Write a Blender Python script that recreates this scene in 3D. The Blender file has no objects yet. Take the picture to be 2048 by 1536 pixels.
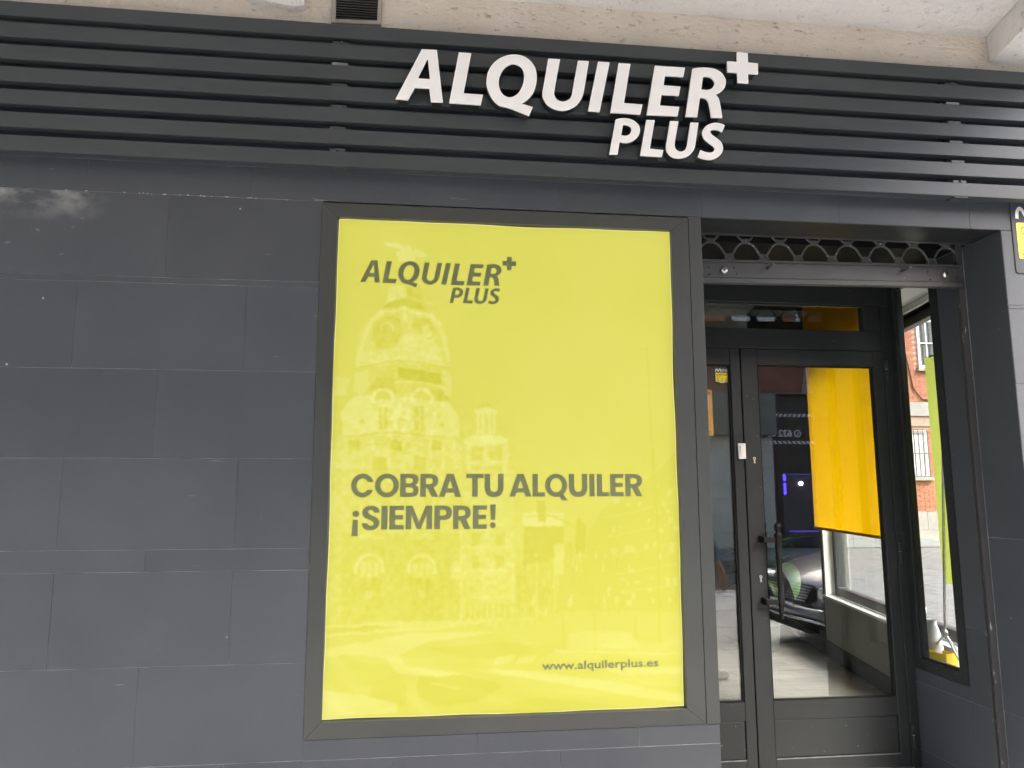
import bpy, bmesh, math, random
import numpy as np
from mathutils import Vector, Matrix
from mathutils.geometry import tessellate_polygon
R = math.radians
random.seed(7)
SC = bpy.context.scene
COL = SC.collection

# ------------------------------------------------------------------ camera
cam = bpy.data.cameras.new('camera'); cam_o = bpy.data.objects.new('camera', cam); COL.objects.link(cam_o)
cam.sensor_width = 36.0; cam.lens = 26.364; cam.clip_start = 0.05; cam.clip_end = 500
yaw, pit, rol = 0.11967, 0.14294, -0.00198
fw = Vector((math.sin(yaw)*math.cos(pit), math.cos(yaw)*math.cos(pit), math.sin(pit)))
rt = Vector((math.cos(yaw), -math.sin(yaw), 0)); up = rt.cross(fw)
rt, up = rt*math.cos(rol)+up*math.sin(rol), up*math.cos(rol)-rt*math.sin(rol)
cam_o.matrix_world = Matrix(((rt.x, up.x, -fw.x, 0), (rt.y, up.y, -fw.y, -3.16), (rt.z, up.z, -fw.z, 1.5), (0, 0, 0, 1)))
SC.camera = cam_o

# ------------------------------------------------------------------ light
SUN_EL, SUN_AZ = R(46), R(160)            # azimuth clockwise from +y: from the front, slightly right, over the street
w = bpy.data.worlds.new('World'); SC.world = w; w.use_nodes = True
wn = w.node_tree; wn.nodes.clear()
sky = wn.nodes.new('ShaderNodeTexSky'); sky.sky_type = 'NISHITA'; sky.sun_disc = False
sky.sun_elevation = SUN_EL; sky.sun_rotation = SUN_AZ; sky.dust_density = 5.0; sky.air_density = 1.0; sky.ozone_density = 1.0
bg = wn.nodes.new('ShaderNodeBackground'); bg.inputs['Strength'].default_value = 0.15
wo = wn.nodes.new('ShaderNodeOutputWorld')
wn.links.new(sky.outputs[0], bg.inputs[0]); wn.links.new(bg.outputs[0], wo.inputs[0])
sl = bpy.data.lights.new('sun', 'SUN'); sl.energy = 0.8; sl.angle = R(14); sl.color = (1.0, 0.96, 0.9)
so = bpy.data.objects.new('sun', sl); COL.objects.link(so)
sd = Vector((math.sin(SUN_AZ)*math.cos(SUN_EL), math.cos(SUN_AZ)*math.cos(SUN_EL), math.sin(SUN_EL)))
so.rotation_euler = (-sd).to_track_quat('-Z', 'Y').to_euler(); so.location = (-8, -12, 14)
SC.view_settings.view_transform = 'Standard'; SC.view_settings.look = 'None'
SC.view_settings.gamma = 1.0; SC.view_settings.use_curve_mapping = False
SC.view_settings.exposure = 2.66
SC.render.engine = 'CYCLES'
SC.cycles.use_denoising = True
SC.cycles.max_bounces = 10; SC.cycles.diffuse_bounces = 5; SC.cycles.glossy_bounces = 5
SC.cycles.transmission_bounces = 6; SC.cycles.transparent_max_bounces = 16
SC.cycles.sample_clamp_indirect = 6.0

# ------------------------------------------------------------------ materials
def mat_new(name):
    m = bpy.data.materials.new(name); m.use_nodes = True
    nt = m.node_tree; nt.nodes.clear()
    out = nt.nodes.new('ShaderNodeOutputMaterial'); b = nt.nodes.new('ShaderNodeBsdfPrincipled')
    nt.links.new(b.outputs[0], out.inputs[0])
    return m, nt, b, out
def nd(nt, t, **kw):
    n = nt.nodes.new(t)
    for k, v in kw.items():
        if k in n.inputs: n.inputs[k].default_value = v
        else: setattr(n, k, v)
    return n
def ramp(nt, fac, p0, p1, c0=(0, 0, 0, 1), c1=(1, 1, 1, 1)):
    r = nt.nodes.new('ShaderNodeValToRGB'); r.color_ramp.elements[0].position = p0; r.color_ramp.elements[1].position = p1
    r.color_ramp.elements[0].color = c0; r.color_ramp.elements[1].color = c1
    nt.links.new(fac, r.inputs[0]); return r.outputs[0]
def mixc(nt, fac, a, b):
    n = nt.nodes.new('ShaderNodeMix'); n.data_type = 'RGBA'
    for i, v in ((0, fac), (6, a), (7, b)):
        if hasattr(v, 'is_linked') or isinstance(v, bpy.types.NodeSocket): nt.links.new(v, n.inputs[i])
        elif i == 0: n.inputs[i].default_value = v
        else: n.inputs[i].default_value = (*v, 1) if len(v) == 3 else v
    return n.outputs[2]
def world_pos(nt, scale=(1, 1, 1)):
    g = nt.nodes.new('ShaderNodeNewGeometry'); mp = nt.nodes.new('ShaderNodeMapping'); mp.inputs['Scale'].default_value = scale
    nt.links.new(g.outputs['Position'], mp.inputs[0]); return mp.outputs[0]
def noise(nt, vec, scale, detail=4, rough=.55):
    n = nd(nt, 'ShaderNodeTexNoise', Scale=scale, Detail=detail, Roughness=rough); nt.links.new(vec, n.inputs['Vector']); return n.outputs[0]
def pm(name, col, rough=.5, metal=0., var=.12, vs=3., bump=0., bs=60., spec=.5, rvar=.0, stretch=(1, 1, 1), coat=0., obj_var=0., specks=None, detail=4):
    """plain surface: colour with soft worldwide variation, varied gloss, fine relief, optional pale specks and scuffs"""
    m, nt, b, out = mat_new(name)
    vec = world_pos(nt, stretch)
    n1 = noise(nt, vec, vs, detail)
    lo = tuple(c*(1-var) for c in col); hi = tuple(min(1, c*(1+var)) for c in col)
    c = mixc(nt, ramp(nt, n1, .3, .7), lo, hi)
    if obj_var:
        oi = nt.nodes.new('ShaderNodeObjectInfo'); hs = nt.nodes.new('ShaderNodeHueSaturation')
        mr = nt.nodes.new('ShaderNodeMapRange'); mr.inputs[3].default_value = 1-obj_var; mr.inputs[4].default_value = 1+obj_var
        nt.links.new(oi.outputs['Random'], mr.inputs[0]); nt.links.new(mr.outputs[0], hs.inputs['Value']); nt.links.new(c, hs.inputs['Color']); c = hs.outputs[0]
    if specks:
        ns = noise(nt, vec, specks[0], 2, .5); f = ramp(nt, ns, specks[1], specks[1]+.03); c = mixc(nt, f, c, specks[2])
    nt.links.new(c, b.inputs['Base Color'])
    b.inputs['Metallic'].default_value = metal; b.inputs['Specular IOR Level'].default_value = spec
    b.inputs['Coat Weight'].default_value = coat
    if rvar:
        r = nt.nodes.new('ShaderNodeMapRange'); r.inputs[3].default_value = max(0, rough-rvar); r.inputs[4].default_value = min(1, rough+rvar)
        nt.links.new(noise(nt, vec, vs*2.3, 5), r.inputs[0]); nt.links.new(r.outputs[0], b.inputs['Roughness'])
    else: b.inputs['Roughness'].default_value = rough
    if bump:
        bp = nt.nodes.new('ShaderNodeBump'); bp.inputs['Strength'].default_value = min(1, bump); bp.inputs['Distance'].default_value = .01
        nt.links.new(noise(nt, vec, bs, 6, .6), bp.inputs['Height']); nt.links.new(bp.outputs[0], b.inputs['Normal'])
    return m
def glass_mat(name, tint=(.95, .975, .965), r0=.06):
    """thin clear pane: straight transmission plus mirror reflection rising towards grazing angles"""
    m, nt, b, out = mat_new(name); nt.nodes.remove(b)
    t = nd(nt, 'ShaderNodeBsdfTransparent'); t.inputs[0].default_value = (*tint, 1)
    g = nd(nt, 'ShaderNodeBsdfGlossy', Roughness=0.0); g.inputs[0].default_value = (.95, .97, .96, 1)
    lw = nt.nodes.new('ShaderNodeLayerWeight'); lw.inputs['Blend'].default_value = .5
    pw = nt.nodes.new('ShaderNodeMath'); pw.operation = 'POWER'; pw.inputs[1].default_value = 5; nt.links.new(lw.outputs['Facing'], pw.inputs[0])
    ma = nt.nodes.new('ShaderNodeMath'); ma.operation = 'MULTIPLY_ADD'; ma.inputs[1].default_value = 1-r0; ma.inputs[2].default_value = r0; nt.links.new(pw.outputs[0], ma.inputs[0])
    mx = nt.nodes.new('ShaderNodeMixShader')
    nt.links.new(ma.outputs[0], mx.inputs[0]); nt.links.new(t.outputs[0], mx.inputs[1]); nt.links.new(g.outputs[0], mx.inputs[2]); nt.links.new(mx.outputs[0], out.inputs[0])
    return m
def emit_mat(name, col, s):
    m, nt, b, out = mat_new(name); b.inputs['Base Color'].default_value = (*col, 1); b.inputs['Emission Color'].default_value = (*col, 1); b.inputs['Emission Strength'].default_value = s; return m
def chipped(name, col, chip, thr=.62, scale=26., rough=.5, stretch=(1, 1, 1)):
    """old paint with chips showing paler metal or primer"""
    m, nt, b, out = mat_new(name); vec = world_pos(nt, stretch)
    f = ramp(nt, noise(nt, vec, scale, 6, .65), thr, thr+.035)
    base = mixc(nt, noise(nt, vec, 5, 4), tuple(c*.75 for c in col), tuple(c*1.25 for c in col))
    nt.links.new(mixc(nt, f, base, chip), b.inputs['Base Color']); b.inputs['Roughness'].default_value = rough
    bp = nd(nt, 'ShaderNodeBump', Strength=.3, Distance=.004); nt.links.new(f, bp.inputs['Height']); nt.links.new(bp.outputs[0], b.inputs['Normal'])
    return m

M = {}
def tile_mat(name, stain=False):
    m, nt, b, out = mat_new(name); vec = world_pos(nt)
    n1 = noise(nt, vec, 1.7, 5, .6); n2 = noise(nt, vec, 34, 5, .6)
    c = mixc(nt, ramp(nt, n1, .3, .7), (.052, .0585, .068), (.067, .0735, .083))
    oi = nt.nodes.new('ShaderNodeObjectInfo'); mr = nd(nt, 'ShaderNodeMapRange'); mr.inputs[3].default_value = .94; mr.inputs[4].default_value = 1.06
    hs = nt.nodes.new('ShaderNodeHueSaturation'); nt.links.new(oi.outputs['Random'], mr.inputs[0]); nt.links.new(mr.outputs[0], hs.inputs['Value']); nt.links.new(c, hs.inputs['Color']); c = hs.outputs[0]
    c = mixc(nt, ramp(nt, n2, .62, .8, (0, 0, 0, 1), (.16, .16, .16, 1)), c, (.15, .155, .16))
    # thin pale scuffs: stretched, slanted noise cut very high
    mp = nt.nodes.new('ShaderNodeMapping'); mp.inputs['Rotation'].default_value = (0, R(38), 0); mp.inputs['Scale'].default_value = (3, 3, 26)
    nt.links.new(vec, mp.inputs[0]); sc = noise(nt, mp.outputs[0], 1.6, 3, .5)
    c = mixc(nt, ramp(nt, sc, .715, .75, (0, 0, 0, 1), (.5, .5, .5, 1)), c, (.24, .245, .25))
    v = nd(nt, 'ShaderNodeTexVoronoi', Scale=5.5); nt.links.new(vec, v.inputs['Vector'])
    c = mixc(nt, ramp(nt, v.outputs['Distance'], .018, .03, (1, 1, 1, 1), (0, 0, 0, 1)), c, (.38, .38, .37))
    if stain:   # lime run-off on the tile under the joint
        tc = world_pos(nt); sx = nt.nodes.new('ShaderNodeSeparateXYZ'); nt.links.new(tc, sx.inputs[0])
        def rng(sock, a, bb, lo, hi):
            r = nd(nt, 'ShaderNodeMapRange'); r.inputs[1].default_value = a; r.inputs[2].default_value = bb; r.inputs[3].default_value = lo; r.inputs[4].default_value = hi; nt.links.new(sock, r.inputs[0]); return r.outputs[0]
        def mul(a, bb):
            q = nt.nodes.new('ShaderNodeMath'); q.operation = 'MULTIPLY'; nt.links.new(a, q.inputs[0]); nt.links.new(bb, q.inputs[1]); return q.outputs[0]
        top = rng(sx.outputs[2], 2.60, 2.735, 0, 1); right = rng(sx.outputs[0], -1.30, -1.42, 0, 1)
        mp2 = nt.nodes.new('ShaderNodeMapping'); mp2.inputs['Scale'].default_value = (1.0, 1, 1.6); nt.links.new(tc, mp2.inputs[0])
        blot = ramp(nt, noise(nt, mp2.outputs[0], 6.5, 8, .62), .44, .66)
        f = mul(mul(top, right), blot)
        low = mul(ramp(nt, noise(nt, mp2.outputs[0], 11, 6, .6), .63, .72), mul(rng(sx.outputs[2], 2.42, 2.5, 0, .55), right))
        c = mixc(nt, f, c, (.27, .275, .28)); c = mixc(nt, low, c, (.25, .255, .26))
    nt.links.new(c, b.inputs['Base Color'])
    r = nd(nt, 'ShaderNodeMapRange'); r.inputs[3].default_value = .46; r.inputs[4].default_value = .62; nt.links.new(n2, r.inputs[0]); nt.links.new(r.outputs[0], b.inputs['Roughness'])
    b.inputs['Specular IOR Level'].default_value = .35
    bp = nd(nt, 'ShaderNodeBump', Strength=.12, Distance=.003); nt.links.new(noise(nt, vec, 90, 4, .6), bp.inputs['Height']); nt.links.new(bp.outputs[0], b.inputs['Normal'])
    return m
M['tile'] = tile_mat('porcelain tile'); M['tile_stain'] = tile_mat('porcelain tile with lime stain', True)
M['grout'] = pm('grout', (.25, .255, .255), .9, var=.5, vs=7)
M['slat'] = pm('slat paint', (.043, .050, .055), .40, var=.1, vs=1.2, rvar=.05, spec=.42, bump=.03, bs=220)
M['slat_back'] = pm('backing paint', (.06, .068, .085), .6, var=.15)
M['bracket'] = pm('bracket steel', (.2, .21, .215), .4, metal=.6, var=.2, vs=20)
M['frame'] = pm('window frame paint', (.043, .047, .044), .38, var=.12, vs=2.5, rvar=.08, bump=.04, bs=120)
M['door'] = pm('door frame paint', (.021, .0238, .0246), .42, var=.15, vs=3, rvar=.1, spec=.33, bump=.04, bs=140, specks=(60, .73, (.16, .16, .16)))
M['black'] = pm('black rubber', (.010, .011, .011), .6, spec=.2)
M['letter_rim'] = pm('acrylic rim', (.93, .93, .93), .25, var=.01)
M['letter_face'] = pm('acrylic face', (.88, .865, .87), .16, var=.03, vs=8, bump=.05, bs=14, coat=.3)
M['letter_can'] = pm('letter return black', (.02, .022, .022), .42)
M['stucco'] = None
M['white_metal'] = pm('white plastic', (.8, .8, .78), .35, var=.04)
M['brass'] = pm('worn brass', (.62, .55, .38), .35, metal=.9, var=.2, vs=40)
M['steel'] = pm('steel', (.6, .6, .58), .3, metal=.9, var=.15, vs=40)
M['grille'] = chipped('grille black paint', (.085, .087, .087), (.5, .5, .48), .63, 60)
M['bar'] = chipped('shutter bar paint', (.055, .057, .06), (.36, .37, .36), .70, 42)
M['guide'] = chipped('guide rail paint', (.06, .06, .062), (.42, .43, .42), .63, 30, stretch=(1, 1, .25))
M['glass'] = glass_mat('door glass', (.95, .97, .96), .085)
M['glass2'] = glass_mat('street window glass', (.97, .985, .98), .035)
M['wall_in'] = pm('interior wall paint', (.34, .345, .325), .8, var=.06, bump=.05)
M['wall_bounce'] = pm('interior wall white', (.5, .5, .48), .8)  # walls out of view, lightened to bounce more daylight into the shop
M['ceil'] = pm('interior ceiling', (.75, .76, .75), .9, var=.03)
M['skirting'] = pm('skirting', (.05, .052, .052), .45)
M['sill'] = pm('white sill', (.78, .8, .8), .3, var=.03)
M['alu'] = pm('dark aluminium', (.05, .055, .055), .4)
M['yellow'] = pm('yellow card', (.82, .58, .03), .6)
M['paper'] = pm('paper', (.75, .77, .78), .6, var=.03)
M['orange'] = pm('orange paper', (.78, .38, .04), .6, var=.05)
M['sign_yellow'] = pm('sign yellow', (.88, .68, .02), .35, var=.03)
M['sign_grey'] = pm('sign grey', (.065, .072, .082), .65, var=.05, spec=.2)
M['print_dark'] = pm('print dark', (.03, .03, .03), .5)
M['print_backlit'] = pm('backlit poster ink', (.14, .155, .065), .42, var=.04)  # olive tint puts yellow backlight through dark grey ink into its colour
M['print_white'] = pm('print white', (.85, .85, .85), .4)

# ------------------------------------------------------------------ mesh helpers
class MB:
    def __init__(s): s.v = []; s.f = []; s.smooth = set()
    def add(s, vs, fs, smooth=False):
        o = len(s.v); s.v += [tuple(p) for p in vs]
        for f in fs:
            if smooth: s.smooth.add(len(s.f))
            s.f.append(tuple(i+o for i in f))
        return s
    def box(s, x0, x1, y0, y1, z0, z1, T=None):
        p = [(x, y, z) for x in (x0, x1) for y in (y0, y1) for z in (z0, z1)]
        if T: p = [T(*q) for q in p]
        return s.add(p, [(0, 1, 3, 2), (4, 6, 7, 5), (0, 4, 5, 1), (2, 3, 7, 6), (0, 2, 6, 4), (1, 5, 7, 3)])
    def prism(s, contours, d0, d1, T):
        """closed plate: contours in (u, v), from depth d0 to d1, T(u, v, d) -> xyz"""
        flat = [p for c in contours for p in c]; n = len(flat)
        tri = tessellate_polygon([[Vector((p[0], p[1], 0)) for p in c] for c in contours])
        s.add([T(u, v, d0) for u, v in flat]+[T(u, v, d1) for u, v in flat], [t for t in tri]+[tuple(i+n for i in reversed(t)) for t in tri])
        o = len(s.v)-2*n; k = 0
        for c in contours:
            m = len(c)
            for i in range(m): s.f.append((o+k+i, o+k+(i+1) % m, o+n+k+(i+1) % m, o+n+k+i))
            k += m
        return s
    def sheet(s, contours, d, T):
        flat = [p for c in contours for p in c]
        tri = tessellate_polygon([[Vector((p[0], p[1], 0)) for p in c] for c in contours])
        return s.add([T(u, v, d) for u, v in flat], [tuple(t) for t in tri])
    def tube(s, path, r, n=8, cap=True, rs=None):
        pts = [Vector(p) for p in path]; o = len(s.v); m = len(pts); u = None
        for i, p in enumerate(pts):
            t = (pts[min(i+1, m-1)]-pts[max(i-1, 0)]).normalized()
            if u is None: u = t.orthogonal().normalized()
            u = (u-t*u.dot(t)).normalized(); b = t.cross(u); rr = rs[i] if rs else r
            for k in range(n):
                a = 2*math.pi*k/n; s.v.append(tuple(p+u*(rr*math.cos(a))+b*(rr*math.sin(a))))
        for i in range(m-1):
            for k in range(n):
                s.smooth.add(len(s.f)); s.f.append((o+i*n+k, o+i*n+(k+1) % n, o+(i+1)*n+(k+1) % n, o+(i+1)*n+k))
        if cap: s.f.append(tuple(o+k for k in reversed(range(n)))); s.f.append(tuple(o+(m-1)*n+k for k in range(n)))
        return s
    def lathe(s, prof, c, axis='Z', n=20, smooth=True):
        """prof: (radius, height) pairs from one end to the other"""
        o = len(s.v); c = Vector(c)
        for r, h in prof:
            for k in range(n):
                a = 2*math.pi*k/n; x, y = r*math.cos(a), r*math.sin(a)
                q = {'Z': (x, y, h), 'Y': (x, h, y), 'X': (h, x, y)}[axis]; s.v.append(tuple(c+Vector(q)))
        for i in range(len(prof)-1):
            for k in range(n):
                if smooth: s.smooth.add(len(s.f))
                s.f.append((o+i*n+k, o+i*n+(k+1) % n, o+(i+1)*n+(k+1) % n, o+(i+1)*n+k))
        s.f.append(tuple(o+k for k in range(n))); s.f.append(tuple(o+(len(prof)-1)*n+k for k in range(n)))
        return s
    def mesh(s, name, recalc=True):
        me = bpy.data.meshes.new(name); me.from_pydata(s.v, [], s.f)
        if s.smooth:
            fl = [i in s.smooth for i in range(len(s.f))]; me.polygons.foreach_set('use_smooth', fl)
        if recalc:
            bm = bmesh.new(); bm.from_mesh(me); bmesh.ops.recalc_face_normals(bm, faces=bm.faces); bm.to_mesh(me); bm.free()
        me.update(); return me
def link(o, parent=None):
    COL.objects.link(o)
    if parent: o.parent = parent
    return o
def part(name, mb, m, parent=None, bevel=0., label=None, recalc=True, kind=None):
    me = mb.mesh(name, recalc) if isinstance(mb, MB) else mb
    if m is not None and not me.materials: me.materials.append(M[m] if isinstance(m, str) else m)
    o = link(bpy.data.objects.new(name, me), parent)
    if bevel:
        b = o.modifiers.new('bevel', 'BEVEL'); b.width = bevel; b.segments = 2; b.limit_method = 'ANGLE'; b.angle_limit = R(40)
    if label: o['label'] = label
    if kind: o['kind'] = kind
    return o
def boxp(name, x0, x1, y0, y1, z0, z1, m, parent=None, bevel=0., **k): return part(name, MB().box(x0, x1, y0, y1, z0, z1), m, parent, bevel, **k)
def tag(o, label, cat, group=None):
    o['label'] = label; o['category'] = cat
    if group: o['group'] = group
    return o
def thing(name, label, cat, group=None, loc=(0, 0, 0), rz=0.):
    o = bpy.data.objects.new(name, None); o.empty_display_size = .1; COL.objects.link(o); o.location = loc; o.rotation_euler = (0, 0, rz)
    return tag(o, label, cat, group)
def struct(name, mb, m, parent=None):
    o = part(name, mb, m, parent); o['kind'] = 'structure'; return o
FX = lambda u, v, d: (u, d, v)          # drawing plane facing the street: u = x, v = z, d = y
def smooth_outline(c, n=5):
    """control points (u, v, smooth) -> polygon; smooth points are joined by a Catmull-Rom curve"""
    out = []; m = len(c)
    for i in range(m):
        a, b = c[i], c[(i+1) % m]; out.append((a[0], a[1]))
        if not (a[2] or b[2]): continue
        p0 = c[i-1] if a[2] else (2*a[0]-b[0], 2*a[1]-b[1]); p3 = c[(i+2) % m] if b[2] else (2*b[0]-a[0], 2*b[1]-a[1])
        for k in range(1, n):
            t = k/n
            out.append(tuple(.5*((2*a[j])+(-p0[j]+b[j])*t+(2*p0[j]-5*a[j]+4*b[j]-p3[j])*t*t+(-p0[j]+3*a[j]-3*b[j]+p3[j])*t**3) for j in (0, 1)))
    return out
def area(p): return .5*sum(p[i-1][0]*p[i][1]-p[i][0]*p[i-1][1] for i in range(len(p)))
def inset(p, d):
    """shrink a polygon by d (negative grows)"""
    s = 1 if area(p) > 0 else -1; out = []; n = len(p)
    for i in range(n):
        a, b, c = Vector(p[i-1][:2]), Vector(p[i][:2]), Vector(p[(i+1) % n][:2])
        e1, e2 = (b-a).normalized(), (c-b).normalized()
        n1, n2 = Vector((-e1.y, e1.x))*s, Vector((-e2.y, e2.x))*s
        h = n1+n2; q = max(.35, h.length_squared/2); out.append(tuple(b+h*(d/q)))
    return out
def ellipse(cx, cy, rx, ry, n=28, a0=0., a1=360., close=True):
    k = n if close else n+1
    return [(cx+rx*math.cos(R(a0+(a1-a0)*i/n)), cy+ry*math.sin(R(a0+(a1-a0)*i/n))) for i in range(k)]
def stroke(pts, wd, n=6):
    """open centre line -> outline polygon of constant width"""
    c = []
    m = len(pts)
    for i in range(m-1):
        a, b = pts[i], pts[i+1]; p0 = pts[max(i-1, 0)]; p3 = pts[min(i+2, m-1)]
        for k in range(n):
            t = k/n; c.append(Vector([.5*((2*a[j])+(-p0[j]+b[j])*t+(2*p0[j]-5*a[j]+4*b[j]-p3[j])*t*t+(-p0[j]+3*a[j]-3*b[j]+p3[j])*t**3) for j in (0, 1)]))
    c.append(Vector(pts[-1])); L, Rr = [], []
    for i, p in enumerate(c):
        t = (c[min(i+1, len(c)-1)]-c[max(i-1, 0)]).normalized(); q = Vector((-t.y, t.x))*wd/2; L.append(tuple(p+q)); Rr.append(tuple(p-q))
    return L+Rr[::-1]
def text_mesh(txt, size, offset=0., align='LEFT', T=FX, d=0., ox=0., oz=0., width=None, mirror=False):
    cu = bpy.data.curves.new('t', 'FONT'); cu.body = txt; cu.size = size; cu.offset = offset; cu.align_x = align; cu.resolution_u = 3
    o = bpy.data.objects.new('t', cu); COL.objects.link(o); dg = bpy.context.evaluated_depsgraph_get(); dg.update()
    me = bpy.data.meshes.new_from_object(o.evaluated_get(dg)); bpy.data.objects.remove(o)
    v = [p.co.copy() for p in me.vertices]; f = [tuple(p.vertices) for p in me.polygons]; bpy.data.meshes.remove(me)
    s = 1.
    if width and v: s = width/max(1e-6, max(p.x for p in v)-min(p.x for p in v)); x0 = min(p.x for p in v)
    mb = MB(); mb.add([T(ox+((p.x-x0)*s if width else p.x)*(-1 if mirror else 1), oz+p.y*(s if width and False else 1), d) for p in v], f); return mb

LOGO = [
 ('A', [[(-0.1319,3.1506,0),(-0.0254,3.3846,0),(0.0388,3.3858,0),(0.0672,3.1483,0),(0.0162,3.1474,0),(0.0083,3.2081,0),(-0.0522,3.2074,0),(-0.0799,3.1489,0)],[(-0.0405,3.2494,0),(-0.0011,3.3412,0),(0.0012,3.34,0),(0.0108,3.2485,0)]]),
 ('L', [[(0.1334,3.3818,0),(0.1872,3.3813,0),(0.1553,3.1935,0),(0.2388,3.1922,0),(0.2295,3.1459,0),(0.094,3.1477,0)]]),
 ('Q', [[(0.3823,3.3896,1),(0.4306,3.3765,1),(0.4643,3.3375,1),(0.4737,3.285,1),(0.462,3.2261,1),(0.4377,3.1888,1),(0.4062,3.1621,0),(0.4551,3.1493,0),(0.4389,3.1094,0),(0.3752,3.1325,1),(0.3418,3.1432,0),(0.3053,3.1517,1),(0.2752,3.1834,1),(0.257,3.2262,1),(0.2538,3.2598,1),(0.2622,3.3046,1),(0.2892,3.3475,1),(0.3308,3.3772,1)],[(0.3757,3.3461,1),(0.4078,3.3301,1),(0.418,3.2949,1),(0.4107,3.2466,1),(0.3882,3.206,1),(0.3562,3.188,1),(0.326,3.1986,1),(0.3085,3.233,1),(0.3091,3.2738,1),(0.3244,3.3124,1),(0.3468,3.3362,1)]]),
 ('U', [[(0.5253,3.3807,0),(0.5779,3.3812,0),(0.5591,3.2797,1),(0.5511,3.2325,1),(0.5509,3.2093,1),(0.5641,3.1897,1),(0.5887,3.1831,1),(0.6134,3.1942,1),(0.6273,3.217,1),(0.6422,3.2977,1),(0.6578,3.3805,0),(0.7065,3.3812,0),(0.6891,3.2788,1),(0.6804,3.2314,1),(0.6709,3.2034,1),(0.6522,3.1748,1),(0.6233,3.1539,1),(0.5869,3.1429,1),(0.5508,3.148,1),(0.52,3.1651,1),(0.5034,3.1899,1),(0.4977,3.2154,1),(0.508,3.2776,1)]]),
 ('I', [[(0.7483,3.3822,0),(0.8004,3.3814,0),(0.7509,3.1468,0),(0.6995,3.1483,0)]]),
 ('L', [[(0.8416,3.381,0),(0.895,3.3814,0),(0.8611,3.1935,0),(0.9447,3.1919,0),(0.9341,3.1463,0),(0.7995,3.1471,0)]]),
 ('E', [[(1.007,3.3808,0),(1.146,3.3811,0),(1.1371,3.3379,0),(1.052,3.3371,0),(1.044,3.2893,0),(1.1215,3.2886,0),(1.1127,3.2458,0),(1.0336,3.2456,0),(1.0244,3.1919,0),(1.113,3.1916,0),(1.1037,3.1483,0),(0.9631,3.1461,0)]]),
 ('R', [[(1.1811,3.3786,0),(1.2063,3.3847,1),(1.2435,3.3885,1),(1.2834,3.3848,1),(1.3142,3.3692,1),(1.3317,3.3438,1),(1.3344,3.3204,1),(1.3252,3.2933,1),(1.3043,3.2729,1),(1.2833,3.2618,0),(1.296,3.2445,1),(1.3033,3.2158,1),(1.3105,3.1528,0),(1.2594,3.1515,0),(1.2507,3.2154,1),(1.2402,3.2366,1),(1.2263,3.243,1),(1.2107,3.2426,0),(1.1938,3.1495,0),(1.1404,3.1491,0)],[(1.2283,3.3441,0),(1.2504,3.3465,1),(1.27,3.3396,1),(1.2813,3.3227,1),(1.2786,3.3049,1),(1.2651,3.2879,1),(1.2448,3.2807,1),(1.2179,3.281,0)]]),
 ('plus', [[(1.3944,3.4745,0),(1.4445,3.4736,0),(1.4437,3.4272,0),(1.4906,3.4261,0),(1.4892,3.3747,0),(1.441,3.3735,0),(1.4405,3.3269,0),(1.3904,3.3271,0),(1.3912,3.3745,0),(1.3446,3.3757,0),(1.346,3.4263,0),(1.3916,3.4265,0)]]),
 ('P', [[(0.8223,3.1152,0),(0.8432,3.1208,1),(0.8699,3.123,1),(0.8995,3.1158,1),(0.9228,3.0972,1),(0.9302,3.0746,1),(0.9244,3.0482,1),(0.906,3.0257,1),(0.8791,3.0119,1),(0.8583,3.0098,1),(0.8377,3.0126,0),(0.827,2.9537,0),(0.7903,2.9535,0)],[(0.8544,3.0916,0),(0.8692,3.0931,1),(0.8868,3.0859,1),(0.8924,3.0708,1),(0.8845,3.052,1),(0.868,3.0418,1),(0.8449,3.042,0)]]),
 ('L', [[(0.9607,3.1211,0),(0.9987,3.1218,0),(0.9724,2.9872,0),(1.0333,2.9838,0),(1.0258,2.9535,0),(0.9284,2.9543,0)]]),
 ('U', [[(1.0687,3.122,0),(1.107,3.1231,0),(1.0955,3.0673,1),(1.0875,3.0267,1),(1.0858,3.0051,1),(1.0928,2.9886,1),(1.1105,2.981,1),(1.1303,2.9891,1),(1.1416,3.0113,1),(1.151,3.0612,1),(1.1623,3.1208,0),(1.1987,3.1214,0),(1.1872,3.0571,1),(1.1777,3.0071,1),(1.1647,2.9818,1),(1.1398,2.9605,1),(1.1034,2.9503,1),(1.0707,2.9568,1),(1.0505,2.9786,1),(1.0462,3.0029,1),(1.0524,3.037,1)]]),
 ('S', [[(1.3206,3.1171,0),(1.301,3.1244,1),(1.2736,3.1259,1),(1.2426,3.1147,1),(1.2204,3.0931,1),(1.215,3.0711,1),(1.2246,3.0468,1),(1.2481,3.0265,1),(1.2643,3.015,1),(1.2689,3.0014,1),(1.2602,2.9886,1),(1.2433,2.9836,1),(1.2222,2.9865,1),(1.2028,2.9931,0),(1.1905,2.9632,0),(1.2119,2.9552,1),(1.242,2.9515,1),(1.2727,2.96,1),(1.2979,2.9814,1),(1.3076,3.0082,1),(1.3002,3.0356,1),(1.2767,3.056,1),(1.259,3.069,1),(1.2519,3.081,1),(1.2584,3.0916,1),(1.2738,3.0947,1),(1.2905,3.0926,1),(1.307,3.0851,0)]]),
]
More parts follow.
